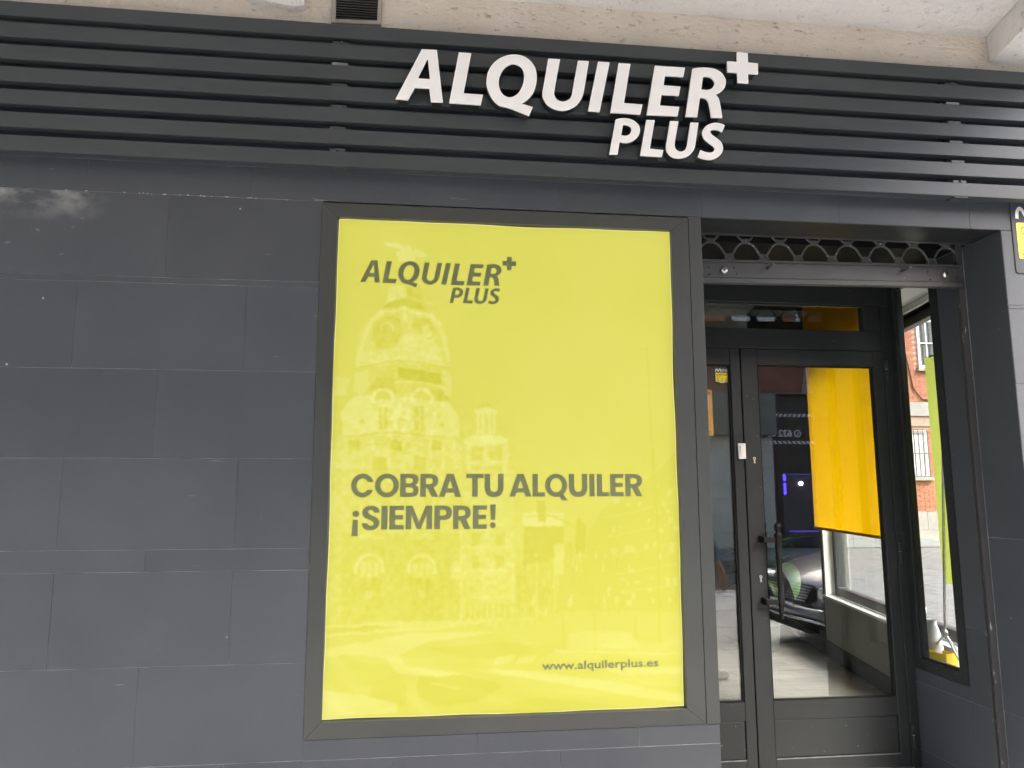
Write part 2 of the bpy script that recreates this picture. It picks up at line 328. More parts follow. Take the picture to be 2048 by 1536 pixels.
PRINT = [
 ('P',0.9,[(-0.1819,2.5776),(-0.1399,2.5763),(-0.0949,2.5663),(-0.0861,2.546),(-0.1282,2.5503),(-0.1619,2.5578)]),
 ('P',0.7,[(-0.0496,2.5474),(-0.0157,2.5428),(0.0128,2.5232),(-0.0152,2.5134),(-0.0435,2.5182)]),
 ('P',0.7,[(-0.0781,2.5699),(-0.0611,2.5646),(-0.0494,2.5357),(-0.0402,2.492),(-0.1102,2.4895),(-0.1278,2.5327),(-0.0945,2.5457)]),
 ('P',0.6,[(-0.1525,2.3806),(-0.0804,2.3857),(-0.0739,2.3367),(-0.1618,2.2968)]),
 ('P',-0.4,[(-0.0803,2.3828),(-0.0188,2.379),(0.0016,2.3216),(-0.0683,2.3311)]),
 ('P',-0.7,[(-0.178,2.282),(-0.151,2.3086),(-0.0848,2.3249),(-0.0122,2.3097),(0.0136,2.2701),(-0.0842,2.2932)]),
 ('P',0.28,[(-0.178,2.282),(-0.0842,2.2932),(0.0108,2.2642),(0.0729,2.2198),(0.1015,2.1575),(0.1139,2.0383),(-0.2863,2.031),(-0.2737,2.1659),(-0.2372,2.2291)]),
 ('L',0.8,[(-0.1805,2.2717),(-0.1336,2.2661),(-0.0813,2.2847),(-0.0337,2.263),(0.0109,2.2613),(0.0447,2.2421),(0.073,2.2141)],0.0076),
 ('L',0.6,[(-0.1831,2.2647),(-0.2206,2.2238),(-0.2462,2.1552),(-0.2662,2.0873),(-0.2757,2.0367)],0.0163),
 ('L',0.6,[(0.0333,2.2533),(0.0704,2.1968),(0.0906,2.1344),(0.1053,2.0608)],0.0184),
 ('L',0.7,[(-0.0841,2.2846),(-0.0777,2.2389)],0.013),
 ('P',-0.45,[(-0.2149,2.2126),(-0.1609,2.2539),(-0.0998,2.2384),(-0.0879,2.193),(-0.1194,2.1128),(-0.1958,2.1),(-0.2132,2.1447)]),
 ('P',-0.4,[(-0.0445,2.2398),(0.0223,2.2415),(0.0621,2.1852),(0.0293,2.1388),(-0.0102,2.1835),(-0.0492,2.1939)]),
 ('P',0.55,[(-0.1036,2.1472),(-0.0546,2.1824),(-0.0098,2.155),(0.0403,2.1504),(0.0743,2.0999),(0.0915,2.0548),(-0.1075,2.0623)]),
 ('P',0.5,[(-0.2772,2.0927),(-0.2119,2.0884),(-0.1302,2.1013),(-0.1239,2.062),(-0.2811,2.0366)]),
 ('P',0.7,[(-0.0106,2.2063),(0.0227,2.2129),(0.04,2.1675),(0.0068,2.1553)]),
 ('R',0.5,[(-0.154,2.1914)],0.0271,0.0109),
 ('L',0.8,[(-0.2861,2.0226),(-0.2,2.0465),(-0.1075,2.0623),(-0.0083,2.0558),(0.1112,2.0326)],0.0054),
 ('L',-0.5,[(-0.2859,2.0143),(-0.1998,2.0381),(-0.1073,2.0556),(-0.0082,2.0473),(0.1113,2.0235)],0.0043),
 ('P',-0.95,[(-0.104,2.0259),(0.0754,2.0026),(0.0815,1.9532),(-0.1031,1.9794)]),
 ('L',0.8,[(-0.1164,1.9614),(-0.0069,1.9631),(0.0872,1.9421)],0.0065),
 ('L',0.5,[(-0.2046,2.0101),(-0.1611,2.0137),(-0.1122,2.0229)],0.0054),
 ('P',-0.6,[(-0.2187,1.921),(-0.2036,1.9711),(-0.1604,1.983),(-0.1165,1.9669),(-0.1101,1.9169),(-0.1702,1.9327)]),
 ('P',-0.6,[(0.0382,1.8855),(0.0322,1.9245),(0.0652,1.9305),(0.104,1.9199),(0.1099,1.8808)]),
 ('P',0.5,[(-0.2854,1.9976),(-0.2318,2.0152),(-0.2193,1.9487),(-0.2558,1.8984),(-0.2888,1.9255)]),
 ('P',0.5,[(0.0863,2.0208),(0.12,1.9875),(0.1208,1.9033),(0.0931,1.9086)]),
 ('P',0.75,[(-0.2933,1.8924),(-0.2238,1.9098),(-0.207,1.888),(-0.115,1.8891),(-0.0498,1.9011),(0.0493,1.8801),(0.1043,1.8863),(0.1547,1.8201),(0.1609,1.7343),(-0.326,1.7309),(-0.3372,1.837)]),
 ('R',0.95,[(-0.1665,1.8874)],0.0423,0.0141),
 ('R',0.95,[(-0.003,1.8895)],0.0423,0.0141),
 ('P',-0.5,[(-0.1819,1.8524),(-0.1468,1.8528),(-0.1447,1.7568),(-0.1797,1.7565)]),
 ('P',-0.4,[(-0.0326,1.858),(0.0084,1.8585),(0.0099,1.7579),(-0.031,1.7576)]),
 ('L',0.9,[(-0.1656,1.8499),(-0.161,1.7621)],0.0043),
 ('L',0.9,[(-0.0108,1.8571),(-0.0093,1.7633)],0.0043),
 ('P',-0.55,[(-0.105,1.7982),(-0.0863,1.8149),(-0.0589,1.7986)]),
 ('P',-0.5,[(0.0671,1.7749),(0.0833,1.7917),(0.0945,1.7724)]),
 ('P',-0.5,[(-0.2689,1.783),(-0.2507,1.805),(-0.2367,1.7833)]),
 ('P',0.5,[(-0.3631,1.9852),(-0.3064,1.975),(-0.315,1.9031),(-0.363,1.897)]),
 ('L',-0.5,[(-0.3439,1.7211),(-0.1492,1.7502),(0.0415,1.7356),(0.1621,1.7122)],0.0079),
 ('P',0.35,[(-0.3596,1.7289),(0.17,1.7324),(0.1713,1.5483),(-0.354,1.5484)]),
 ('L',0.8,[(-0.2853,1.7096),(-0.2808,1.5484)],0.0127),
 ('L',0.8,[(-0.2033,1.71),(-0.1994,1.5484)],0.0127),
 ('L',0.8,[(-0.1247,1.7105),(-0.1214,1.5484)],0.0127),
 ('L',0.8,[(-0.0773,1.7108),(-0.0743,1.5483)],0.0127),
 ('L',0.8,[(-0.0219,1.7111),(-0.0193,1.5483)],0.0127),
 ('L',0.8,[(0.0418,1.7115),(0.044,1.5483)],0.0127),
 ('L',0.8,[(0.0898,1.7118),(0.0916,1.5483)],0.0127),
 ('L',0.8,[(0.1379,1.7121),(0.1394,1.5483)],0.0127),
 ('P',-0.6,[(-0.3048,1.7134),(-0.2565,1.7137),(-0.254,1.6189),(-0.3021,1.6188)]),
 ('P',-0.6,[(-0.1287,1.7145),(-0.0814,1.7148),(-0.0796,1.6194),(-0.1267,1.6192)]),
 ('P',-0.6,[(0.0418,1.7155),(0.0857,1.7158),(0.0868,1.6198),(0.043,1.6197)]),
 ('P',-0.6,[(-0.1978,1.6467),(-0.143,1.6469),(-0.1409,1.5484),(-0.1955,1.5484)]),
 ('P',-0.55,[(-0.0303,1.6433),(0.0157,1.6435),(0.0171,1.5483),(-0.0287,1.5483)]),
 ('L',-0.4,[(-0.2186,1.6965),(-0.1481,1.7)],0.0063),
 ('P',-0.5,[(0.2341,1.8549),(0.2707,1.8783),(0.3035,1.8557)]),
 ('P',0.8,[(0.2195,1.8482),(0.2708,1.8586),(0.3199,1.8477),(0.3158,1.8272),(0.222,1.8286)]),
 ('P',0.2,[(0.2277,1.8303),(0.3117,1.8312),(0.3118,1.7496),(0.2281,1.749)]),
 ('L',0.8,[(0.2367,1.8288),(0.237,1.7491)],0.0087),
 ('L',0.8,[(0.257,1.829),(0.2573,1.7492)],0.0087),
 ('L',0.8,[(0.2848,1.8293),(0.2849,1.7494)],0.0087),
 ('L',0.8,[(0.306,1.8295),(0.3061,1.7496)],0.0087),
 ('P',0.85,[(0.1741,1.7204),(0.2184,1.7392),(0.2711,1.7453),(0.3241,1.74),(0.369,1.7216),(0.3649,1.7053),(0.1782,1.7043)]),
 ('P',0.45,[(0.1863,1.7043),(0.3665,1.7053),(0.3663,1.5483),(0.1874,1.5483)]),
 ('P',-0.25,[(0.2066,1.6923),(0.2551,1.6926),(0.2553,1.6322),(0.2069,1.6321)]),
 ('P',-0.25,[(0.2875,1.6928),(0.342,1.6931),(0.342,1.6325),(0.2877,1.6323)]),
 ('L',0.7,[(0.2713,1.7048),(0.2715,1.6283)],0.0071),
 ('L',0.6,[(0.1829,1.62),(0.3648,1.6269)],0.0079),
 ('P',-0.2,[(0.2111,1.6081),(0.3404,1.6084),(0.3404,1.5483),(0.2114,1.5483)]),
 ('L',-0.45,[(0.9872,2.1357),(0.9908,1.8972),(0.996,1.5482)],0.0079),
 ('L',-0.4,[(0.9564,2.1222),(0.9914,2.1315)],0.0048),
 ('P',0.35,[(-0.3743,1.6733),(0.1654,1.6758),(0.166,1.5975),(-0.3719,1.5966)]),
 ('P',0.15,[(-0.3719,1.5966),(0.166,1.5975),(0.168,1.3319),(-0.3636,1.3363)]),
 ('P',0.3,[(-0.307,1.6736),(-0.2851,1.6737),(-0.2822,1.5712),(-0.3041,1.5712)]),
 ('P',0.3,[(-0.2478,1.6739),(-0.2258,1.674),(-0.2232,1.5713),(-0.2451,1.5712)]),
 ('P',0.3,[(-0.0858,1.6747),(-0.0635,1.6748),(-0.0616,1.5714),(-0.0838,1.5714)]),
 ('P',0.3,[(0.0522,1.6753),(0.0748,1.6754),(0.076,1.5715),(0.0535,1.5715)]),
 ('P',0.3,[(0.1043,1.6755),(0.127,1.6756),(0.128,1.5715),(0.1054,1.5715)]),
 ('P',-0.4,[(-0.2047,1.6483),(-0.1452,1.6485),(-0.1439,1.5884),(-0.2033,1.5883)]),
 ('P',-0.4,[(-0.0338,1.6489),(0.0179,1.6491),(0.0188,1.5886),(-0.0328,1.5886)]),
 ('P',-0.25,[(-0.3221,1.3318),(0.1681,1.3277),(0.1708,0.9779),(-0.3118,0.9883)]),
 ('P',0.55,[(-0.2473,1.3337),(-0.151,1.3329),(-0.1504,1.3095),(-0.2466,1.3104)]),
 ('P',0.55,[(-0.0438,1.332),(0.0566,1.3312),(0.0569,1.3076),(-0.0434,1.3085)]),
 ('L',-0.3,[(-0.2422,1.332),(-0.2417,1.312)],0.0035),
 ('L',-0.3,[(-0.2322,1.3319),(-0.2317,1.3119)],0.0035),
 ('L',-0.3,[(-0.2222,1.3318),(-0.2217,1.3118)],0.0035),
 ('L',-0.3,[(-0.2121,1.3317),(-0.2116,1.3117)],0.0035),
 ('L',-0.3,[(-0.2021,1.3316),(-0.2016,1.3116)],0.0035),
 ('L',-0.3,[(-0.192,1.3316),(-0.1916,1.3115)],0.0035),
 ('L',-0.3,[(-0.182,1.3315),(-0.1815,1.3115)],0.0035),
 ('L',-0.3,[(-0.1719,1.3314),(-0.1715,1.3114)],0.0035),
 ('L',-0.3,[(-0.1618,1.3313),(-0.1614,1.3113)],0.0035),
 ('L',-0.3,[(-0.0387,1.3303),(-0.0383,1.3101)],0.0035),
 ('L',-0.3,[(-0.0285,1.3302),(-0.0282,1.31)],0.0035),
 ('L',-0.3,[(-0.0183,1.3301),(-0.018,1.31)],0.0035),
 ('L',-0.3,[(-0.0081,1.33),(-0.0078,1.3099)],0.0035),
 ('L',-0.3,[(0.0021,1.3299),(0.0024,1.3098)],0.0035),
 ('L',-0.3,[(0.0123,1.3298),(0.0126,1.3097)],0.0035),
 ('L',-0.3,[(0.0225,1.3298),(0.0228,1.3096)],0.0035),
 ('L',-0.3,[(0.0327,1.3297),(0.033,1.3095)],0.0035),
 ('L',-0.3,[(0.043,1.3296),(0.0432,1.3094)],0.0035),
 ('L',-0.3,[(0.0532,1.3295),(0.0535,1.3093)],0.0035),
 ('R',0.6,[(-0.2036,1.1899)],0.0552,0.0155),
 ('P',0.45,[(-0.2391,1.2151),(-0.1692,1.2142),(-0.1679,1.1589),(-0.2377,1.16)]),
 ('P',-0.5,[(-0.2482,1.1495),(-0.1527,1.148),(-0.1515,1.0947),(-0.2467,1.0964)]),
 ('P',-0.3,[(-0.2443,1.0963),(-0.1532,1.0947),(-0.1509,0.9954),(-0.2416,0.9973)]),
 ('L',-0.4,[(-0.2159,1.2148),(-0.2145,1.1596)],0.0043),
 ('L',-0.4,[(-0.1926,1.2145),(-0.1912,1.1593)],0.0043),
 ('P',0.4,[(-0.218,1.104),(-0.1932,1.1036),(-0.1925,1.075),(-0.2173,1.0755)]),
 ('R',0.6,[(0.0076,1.187)],0.0552,0.0155),
 ('P',0.45,[(-0.0282,1.2124),(0.0428,1.2115),(0.0436,1.1558),(-0.0273,1.1568)]),
 ('P',-0.5,[(-0.038,1.1463),(0.059,1.1448),(0.0597,1.091),(-0.0371,1.0927)]),
 ('P',-0.3,[(-0.0346,1.0927),(0.058,1.0911),(0.0593,0.9909),(-0.0329,0.9929)]),
 ('L',-0.4,[(-0.0046,1.2121),(-0.0037,1.1565)],0.0043),
 ('L',-0.4,[(0.0191,1.2118),(0.0199,1.1561)],0.0043),
 ('P',0.4,[(-0.0079,1.1004),(0.0174,1.1),(0.0178,1.0712),(-0.0074,1.0717)]),
 ('P',0.55,[(0.1264,1.1979),(0.1432,1.2227),(0.1621,1.2099),(0.1627,1.1432),(0.1311,1.1437)]),
 ('L',-0.2,[(-0.1371,1.276),(-0.0614,1.2752)],0.0035),
 ('L',-0.2,[(-0.1362,1.2345),(-0.0606,1.2336)],0.0035),
 ('L',-0.2,[(-0.1341,1.1354),(-0.0588,1.1342)],0.0035),
 ('L',-0.2,[(-0.1332,1.0944),(-0.0581,1.0931)],0.0035),
 ('L',-0.2,[(-0.1323,1.0535),(-0.0573,1.0521)],0.0035),
 ('P',0.22,[(0.1704,1.5889),(0.3901,1.5892),(0.3886,0.9774),(0.175,0.9819)]),
 ('P',-0.45,[(0.2112,1.3316),(0.2475,1.3313),(0.2477,1.2788),(0.2115,1.2791)]),
 ('L',0.4,[(0.2046,1.2758),(0.2546,1.2753)],0.0052),
 ('P',-0.45,[(0.3152,1.3307),(0.3519,1.3304),(0.3518,1.2777),(0.3153,1.2781)]),
 ('L',0.4,[(0.3083,1.2747),(0.3588,1.2742)],0.0052),
 ('P',-0.45,[(0.2117,1.2387),(0.2479,1.2383),(0.2481,1.1862),(0.212,1.1867)]),
 ('L',0.4,[(0.2052,1.1834),(0.255,1.1828)],0.0052),
 ('P',-0.45,[(0.311,1.2375),(0.3474,1.2371),(0.3474,1.1848),(0.3111,1.1853)]),
 ('L',0.4,[(0.3042,1.1821),(0.3544,1.1814)],0.0052),
 ('P',0.45,[(0.182,1.1871),(0.3761,1.1844),(0.376,1.1676),(0.1821,1.1704)]),
 ('P',-0.2,[(0.1994,1.1426),(0.2551,1.1418),(0.2554,1.0876),(0.1998,1.0886)]),
 ('P',0.4,[(0.2041,1.0761),(0.3543,1.0734),(0.3543,1.061),(0.2042,1.0637)]),
 ('P',-0.3,[(0.1787,1.0476),(0.3888,1.0437),(0.3886,0.9815),(0.1792,0.9859)]),
 ('L',0.4,[(0.183,1.0434),(0.1834,0.9883)],0.0052),
 ('L',0.4,[(0.2069,1.043),(0.2072,0.9878)],0.0052),
 ('L',0.4,[(0.2307,1.0425),(0.231,0.9873)],0.0052),
 ('L',0.4,[(0.2547,1.0421),(0.2549,0.9868)],0.0052),
 ('L',0.4,[(0.2786,1.0416),(0.2788,0.9863)],0.0052),
 ('L',0.4,[(0.3027,1.0412),(0.3027,0.9858)],0.0052),
 ('L',0.4,[(0.3267,1.0407),(0.3267,0.9853)],0.0052),
 ('L',0.4,[(0.3508,1.0402),(0.3508,0.9848)],0.0052),
 ('L',0.4,[(0.3749,1.0398),(0.3749,0.9843)],0.0052),
 ('L',0.6,[(0.1662,1.3489),(0.169,0.9821)],0.0069),
 ('P',0.65,[(0.4293,1.4156),(0.6022,1.4147),(0.6015,1.3542),(0.429,1.3554)]),
 ('L',-0.6,[(0.4292,1.4001),(0.602,1.3991)],0.0035),
 ('P',-0.8,[(0.487,1.4629),(0.5225,1.4584),(0.5262,1.3719),(0.4908,1.3765)]),
 ('P',-0.75,[(0.429,1.3537),(0.6015,1.3559),(0.6004,1.2597),(0.5336,1.2094),(0.4283,1.1939)]),
 ('L',-0.7,[(0.5176,1.4108),(0.593,1.3845),(0.6594,1.3468)],0.006),
 ('P',-0.7,[(0.6553,1.3711),(0.6691,1.3953),(0.6821,1.3709),(0.6971,1.3535),(0.6935,1.2416),(0.649,1.2421)]),
 ('P',-0.45,[(0.6052,1.294),(0.6408,1.2936),(0.6483,1.1909),(0.5996,1.1916)]),
 ('P',-0.35,[(0.6991,1.3103),(0.7407,1.3792),(0.7778,1.4313),(0.8332,1.4749),(0.9443,1.5277),(1.0389,1.599),(1.0994,1.6801),(1.1023,1.4122),(1.1061,0.996),(0.4016,1.0102),(0.4022,1.1942),(0.6977,1.2244)]),
 ('P',0.35,[(0.8735,1.5136),(0.8905,1.5135),(0.8902,1.4994),(0.8732,1.4995)]),
 ('P',0.35,[(0.807,1.2647),(0.829,1.2645),(0.8284,1.238),(0.8064,1.2382)]),
 ('P',0.35,[(0.8637,1.2712),(0.8854,1.271),(0.8848,1.2432),(0.863,1.2434)]),
 ('P',0.45,[(0.8694,1.0486),(0.8918,1.0482),(0.8911,1.0213),(0.8688,1.0217)]),
 ('P',0.35,[(1.0329,1.4621),(1.0469,1.4621),(1.046,1.4328),(1.032,1.4329)]),
 ('P',0.35,[(1.0667,1.0966),(1.0772,1.0965),(1.0764,1.0731),(1.0659,1.0732)]),
 ('P',0.45,[(0.9909,1.287),(1.0041,1.2868),(1.0036,1.2693),(0.9904,1.2694)]),
 ('P',-0.35,[(1.0626,1.1135),(1.0855,1.1132),(1.0851,1.101),(1.0622,1.1014)]),
 ('P',0.35,[(0.881,1.1783),(0.9038,1.178),(0.9033,1.1564),(0.8805,1.1567)]),
 ('P',0.35,[(0.9167,1.2362),(0.9332,1.236),(0.9327,1.2195),(0.9163,1.2197)]),
 ('P',0.45,[(0.8708,1.1278),(0.8805,1.1276),(0.8799,1.1039),(0.8702,1.1041)]),
 ('P',0.35,[(0.8801,1.2722),(0.9006,1.2719),(0.9002,1.2571),(0.8798,1.2573)]),
 ('P',0.45,[(0.9988,1.5343),(1.0186,1.5343),(1.018,1.5132),(0.9982,1.5132)]),
 ('P',-0.35,[(0.8543,1.3271),(0.8686,1.327),(0.868,1.3042),(0.8538,1.3043)]),
 ('P',0.45,[(1.0644,1.5145),(1.0855,1.5145),(1.0849,1.4966),(1.0638,1.4967)]),
 ('P',0.45,[(0.96,1.091),(0.9744,1.0907),(0.9739,1.0755),(0.9595,1.0757)]),
 ('P',-0.35,[(0.9378,1.5477),(0.9484,1.5477),(0.9475,1.5165),(0.937,1.5165)]),
 ('P',0.35,[(0.8797,1.1946),(0.889,1.1945),(0.8886,1.177),(0.8793,1.1771)]),
 ('P',0.35,[(1.0695,1.1369),(1.0928,1.1365),(1.0918,1.1081),(1.0685,1.1084)]),
 ('P',-0.35,[(1.0004,1.5278),(1.0128,1.5278),(1.0122,1.5067),(0.9998,1.5067)]),
 ('P',0.45,[(0.8417,1.3574),(0.8562,1.3573),(0.8559,1.345),(0.8414,1.3451)]),
 ('P',0.35,[(0.8186,1.4762),(0.844,1.4762),(0.8435,1.4528),(0.8181,1.4529)]),
 ('P',0.45,[(0.9297,1.4547),(0.9407,1.4546),(0.9404,1.4411),(0.9293,1.4412)]),
 ('P',0.45,[(1.0079,1.237),(1.027,1.2368),(1.0263,1.2143),(1.0072,1.2145)]),
 ('P',0.45,[(0.9686,1.3903),(0.9798,1.3902),(0.9792,1.3677),(0.968,1.3678)]),
 ('P',0.45,[(1.0215,1.3406),(1.0386,1.3405),(1.038,1.3236),(1.021,1.3238)]),
 ('P',0.35,[(0.9241,1.5511),(0.9406,1.5511),(0.94,1.526),(0.9234,1.5261)]),
 ('P',0.45,[(0.9263,1.4499),(0.936,1.4499),(0.9355,1.4326),(0.9258,1.4327)]),
 ('P',0.45,[(0.8739,1.4544),(0.8898,1.4544),(0.8894,1.437),(0.8734,1.4371)]),
 ('P',0.35,[(0.8877,1.0765),(0.9058,1.0761),(0.9051,1.0457),(0.8869,1.0461)]),
 ('P',-0.35,[(0.9093,1.0707),(0.9324,1.0703),(0.9317,1.045),(0.9086,1.0454)]),
 ('P',0.35,[(0.8147,1.3544),(0.8272,1.3543),(0.8266,1.3254),(0.8141,1.3255)]),
 ('P',0.35,[(1.0481,1.0553),(1.062,1.0551),(1.0613,1.0343),(1.0474,1.0345)]),
 ('P',0.35,[(1.0594,1.3933),(1.0774,1.3932),(1.0765,1.3682),(1.0586,1.3684)]),
 ('P',0.35,[(0.9989,1.42),(1.0239,1.4199),(1.0235,1.4061),(0.9985,1.4062)]),
 ('P',-0.35,[(1.0675,1.0346),(1.0797,1.0344),(1.079,1.0151),(1.0668,1.0153)]),
 ('P',0.35,[(0.9719,1.143),(0.9919,1.1427),(0.9915,1.1295),(0.9716,1.1298)]),
 ('P',-0.35,[(0.8471,1.217),(0.8638,1.2168),(0.8633,1.1972),(0.8467,1.1974)]),
 ('P',0.45,[(0.9073,1.1269),(0.9313,1.1265),(0.9309,1.1143),(0.9069,1.1147)]),
 ('P',0.35,[(1.0561,1.5061),(1.08,1.506),(1.0792,1.4828),(1.0553,1.4829)]),
 ('P',-0.35,[(1.0552,1.4574),(1.0745,1.4573),(1.0736,1.429),(1.0542,1.4291)]),
 ('P',-0.35,[(0.9556,1.1336),(0.9718,1.1334),(0.9714,1.1199),(0.9552,1.1201)]),
 ('P',-0.35,[(1.0042,1.5078),(1.0278,1.5078),(1.0271,1.4835),(1.0035,1.4836)]),
 ('P',-0.35,[(0.8426,1.368),(0.8665,1.3679),(0.866,1.35),(0.8422,1.3502)]),
 ('P',-0.35,[(0.9054,1.5296),(0.9221,1.5296),(0.9216,1.5132),(0.905,1.5132)]),
 ('P',0.35,[(1.0797,1.3518),(1.1031,1.3516),(1.1024,1.3316),(1.079,1.3318)]),
 ('P',0.35,[(0.8186,1.0642),(0.8358,1.0639),(0.8353,1.044),(0.8182,1.0443)]),
 ('P',0.45,[(1.0389,1.1366),(1.0583,1.1363),(1.0573,1.1065),(1.0379,1.1068)]),
 ('P',0.35,[(0.9742,1.0538),(0.9901,1.0535),(0.9893,1.0267),(0.9734,1.027)]),
 ('P',0.45,[(0.8441,1.0863),(0.8645,1.086),(0.864,1.068),(0.8437,1.0683)]),
 ('P',0.45,[(1.0487,1.4252),(1.0698,1.4251),(1.0693,1.4127),(1.0483,1.4128)]),
 ('P',0.35,[(0.8888,1.2663),(0.9107,1.2661),(0.9101,1.2426),(0.8882,1.2428)]),
 ('P',0.35,[(0.9495,1.2792),(0.9725,1.2789),(0.972,1.26),(0.949,1.2602)]),
 ('P',-0.35,[(1.0096,1.0227),(1.0187,1.0225),(1.0183,1.0096),(1.0092,1.0098)]),
 ('P',0.35,[(1.0572,1.2651),(1.0793,1.2648),(1.0785,1.2418),(1.0564,1.242)]),
 ('P',0.35,[(1.0661,1.2858),(1.0855,1.2857),(1.0847,1.265),(1.0654,1.2652)]),
 ('P',0.35,[(0.838,1.1427),(0.8629,1.1423),(0.8625,1.124),(0.8376,1.1244)]),
 ('P',-0.35,[(0.9221,1.2324),(0.9444,1.2322),(0.944,1.2167),(0.9217,1.217)]),
 ('P',-0.35,[(1.0587,1.3613),(1.0811,1.3611),(1.0802,1.3358),(1.0578,1.336)]),
 ('P',-0.35,[(1.0587,1.5282),(1.0837,1.5281),(1.0831,1.5122),(1.0582,1.5122)]),
 ('L',0.4,[(0.7769,1.3877),(1.0992,1.4564)],0.0043),
 ('L',0.4,[(0.7934,1.3094),(1.0962,1.3681)],0.0043),
 ('L',0.4,[(0.8098,1.2317),(1.0932,1.2806)],0.0043),
 ('L',0.4,[(0.826,1.1543),(1.0902,1.1937)],0.0043),
 ('L',0.4,[(0.8422,1.0775),(1.0872,1.1075)],0.0043),
 ('P',-0.4,[(0.69,1.1836),(0.6999,1.1834),(0.6993,1.1492),(0.6895,1.1494)]),
 ('P',0.5,[(0.6307,1.0758),(0.6399,1.0756),(0.6393,1.0333),(0.6302,1.0335)]),
 ('P',-0.5,[(0.8246,1.225),(0.833,1.2249),(0.8318,1.1738),(0.8235,1.1739)]),
 ('P',0.5,[(0.435,1.0364),(0.4397,1.0363),(0.4395,1.0081),(0.4349,1.0082)]),
 ('P',-0.4,[(0.7942,1.209),(0.8039,1.2089),(0.8031,1.1709),(0.7934,1.171)]),
 ('P',-0.5,[(0.7917,1.2051),(0.8003,1.205),(0.7999,1.1832),(0.7912,1.1833)]),
 ('P',-0.5,[(0.5028,1.1861),(0.5126,1.186),(0.5124,1.1606),(0.5026,1.1607)]),
 ('P',-0.4,[(0.5763,1.0609),(0.5829,1.0608),(0.5826,1.0277),(0.576,1.0279)]),
 ('P',-0.5,[(0.5108,1.042),(0.5192,1.0419),(0.5189,1.0079),(0.5106,1.0081)]),
 ('P',0.5,[(0.5601,1.0276),(0.5647,1.0275),(0.5645,1.0164),(0.56,1.0164)]),
 ('P',-0.4,[(0.829,1.0131),(0.8369,1.013),(0.8364,0.9914),(0.8285,0.9915)]),
 ('P',0.3,[(0.4421,1.2043),(0.45,1.2042),(0.4499,1.1757),(0.4419,1.1758)]),
 ('P',0.3,[(0.6685,1.2505),(0.6726,1.2505),(0.6724,1.2363),(0.6683,1.2363)]),
 ('P',-0.4,[(0.4225,1.1692),(0.4261,1.1691),(0.4261,1.1504),(0.4224,1.1504)]),
 ('P',-0.4,[(0.7338,1.214),(0.738,1.214),(0.7376,1.1939),(0.7334,1.1939)]),
 ('P',0.3,[(0.7885,1.1013),(0.7973,1.1011),(0.7965,1.0649),(0.7878,1.0651)]),
 ('P',0.5,[(0.8202,1.041),(0.8278,1.0408),(0.8269,1.0031),(0.8194,1.0033)]),
 ('P',-0.5,[(0.7199,1.1256),(0.7246,1.1255),(0.7238,1.0813),(0.7191,1.0814)]),
 ('P',0.3,[(0.6154,1.2507),(0.6201,1.2507),(0.6195,1.2042),(0.6148,1.2043)]),
 ('P',-0.4,[(0.6274,1.1308),(0.6371,1.1307),(0.6368,1.1083),(0.6271,1.1085)]),
 ('P',0.5,[(0.5713,1.1607),(0.5768,1.1606),(0.5764,1.1236),(0.5709,1.1236)]),
 ('P',0.5,[(0.5341,1.0687),(0.5387,1.0686),(0.5383,1.0248),(0.5337,1.0248)]),
 ('P',0.5,[(0.7659,1.2068),(0.7729,1.2067),(0.7721,1.1675),(0.7651,1.1676)]),
 ('P',-0.5,[(0.4821,1.0606),(0.488,1.0605),(0.4879,1.0449),(0.482,1.045)]),
 ('P',-0.5,[(0.6355,1.2197),(0.6434,1.2196),(0.6428,1.1723),(0.6348,1.1724)]),
 ('P',-0.5,[(0.5349,1.1046),(0.5426,1.1045),(0.5425,1.0945),(0.5348,1.0946)]),
 ('P',-0.4,[(0.6804,1.2018),(0.6895,1.2017),(0.6891,1.1729),(0.6799,1.173)]),
 ('P',0.5,[(0.7676,1.06),(0.7775,1.0598),(0.7766,1.0137),(0.7667,1.0139)]),
 ('P',0.5,[(0.7905,1.0974),(0.7984,1.0973),(0.7977,1.0665),(0.7898,1.0666)]),
 ('P',0.5,[(0.8388,1.1748),(0.8437,1.1747),(0.8434,1.1643),(0.8386,1.1644)]),
 ('P',0.3,[(0.6284,1.0575),(0.6322,1.0574),(0.6317,1.0207),(0.6279,1.0208)]),
 ('P',0.3,[(0.5487,1.1158),(0.5571,1.1156),(0.557,1.1023),(0.5486,1.1024)]),
 ('P',0.5,[(0.8321,1.0539),(0.8361,1.0538),(0.8357,1.0358),(0.8317,1.0359)]),
 ('P',0.5,[(0.5207,1.0275),(0.5243,1.0275),(0.524,0.9901),(0.5204,0.9902)]),
 ('P',-0.4,[(0.4954,1.2059),(0.5046,1.2057),(0.5045,1.1847),(0.4953,1.1848)]),
 ('P',0.5,[(0.5716,1.1146),(0.5763,1.1145),(0.576,1.0853),(0.5713,1.0854)]),
 ('P',-0.4,[(0.4298,1.1406),(0.4372,1.1405),(0.4371,1.1202),(0.4297,1.1203)]),
 ('P',-0.4,[(0.4922,1.0911),(0.4969,1.091),(0.4968,1.0819),(0.4921,1.0819)]),
 ('P',-0.4,[(0.7907,1.028),(0.7966,1.0279),(0.7956,0.9813),(0.7897,0.9814)]),
 ('P',-0.5,[(0.8187,1.0285),(0.8246,1.0284),(0.8238,0.9939),(0.818,0.994)]),
 ('P',0.5,[(0.5137,1.1392),(0.52,1.1391),(0.5197,1.1051),(0.5134,1.1052)]),
 ('P',-0.4,[(0.6982,1.1032),(0.7024,1.1032),(0.7015,1.0531),(0.6974,1.0532)]),
 ('P',0.3,[(0.475,1.2461),(0.4851,1.246),(0.4849,1.2267),(0.4749,1.2268)]),
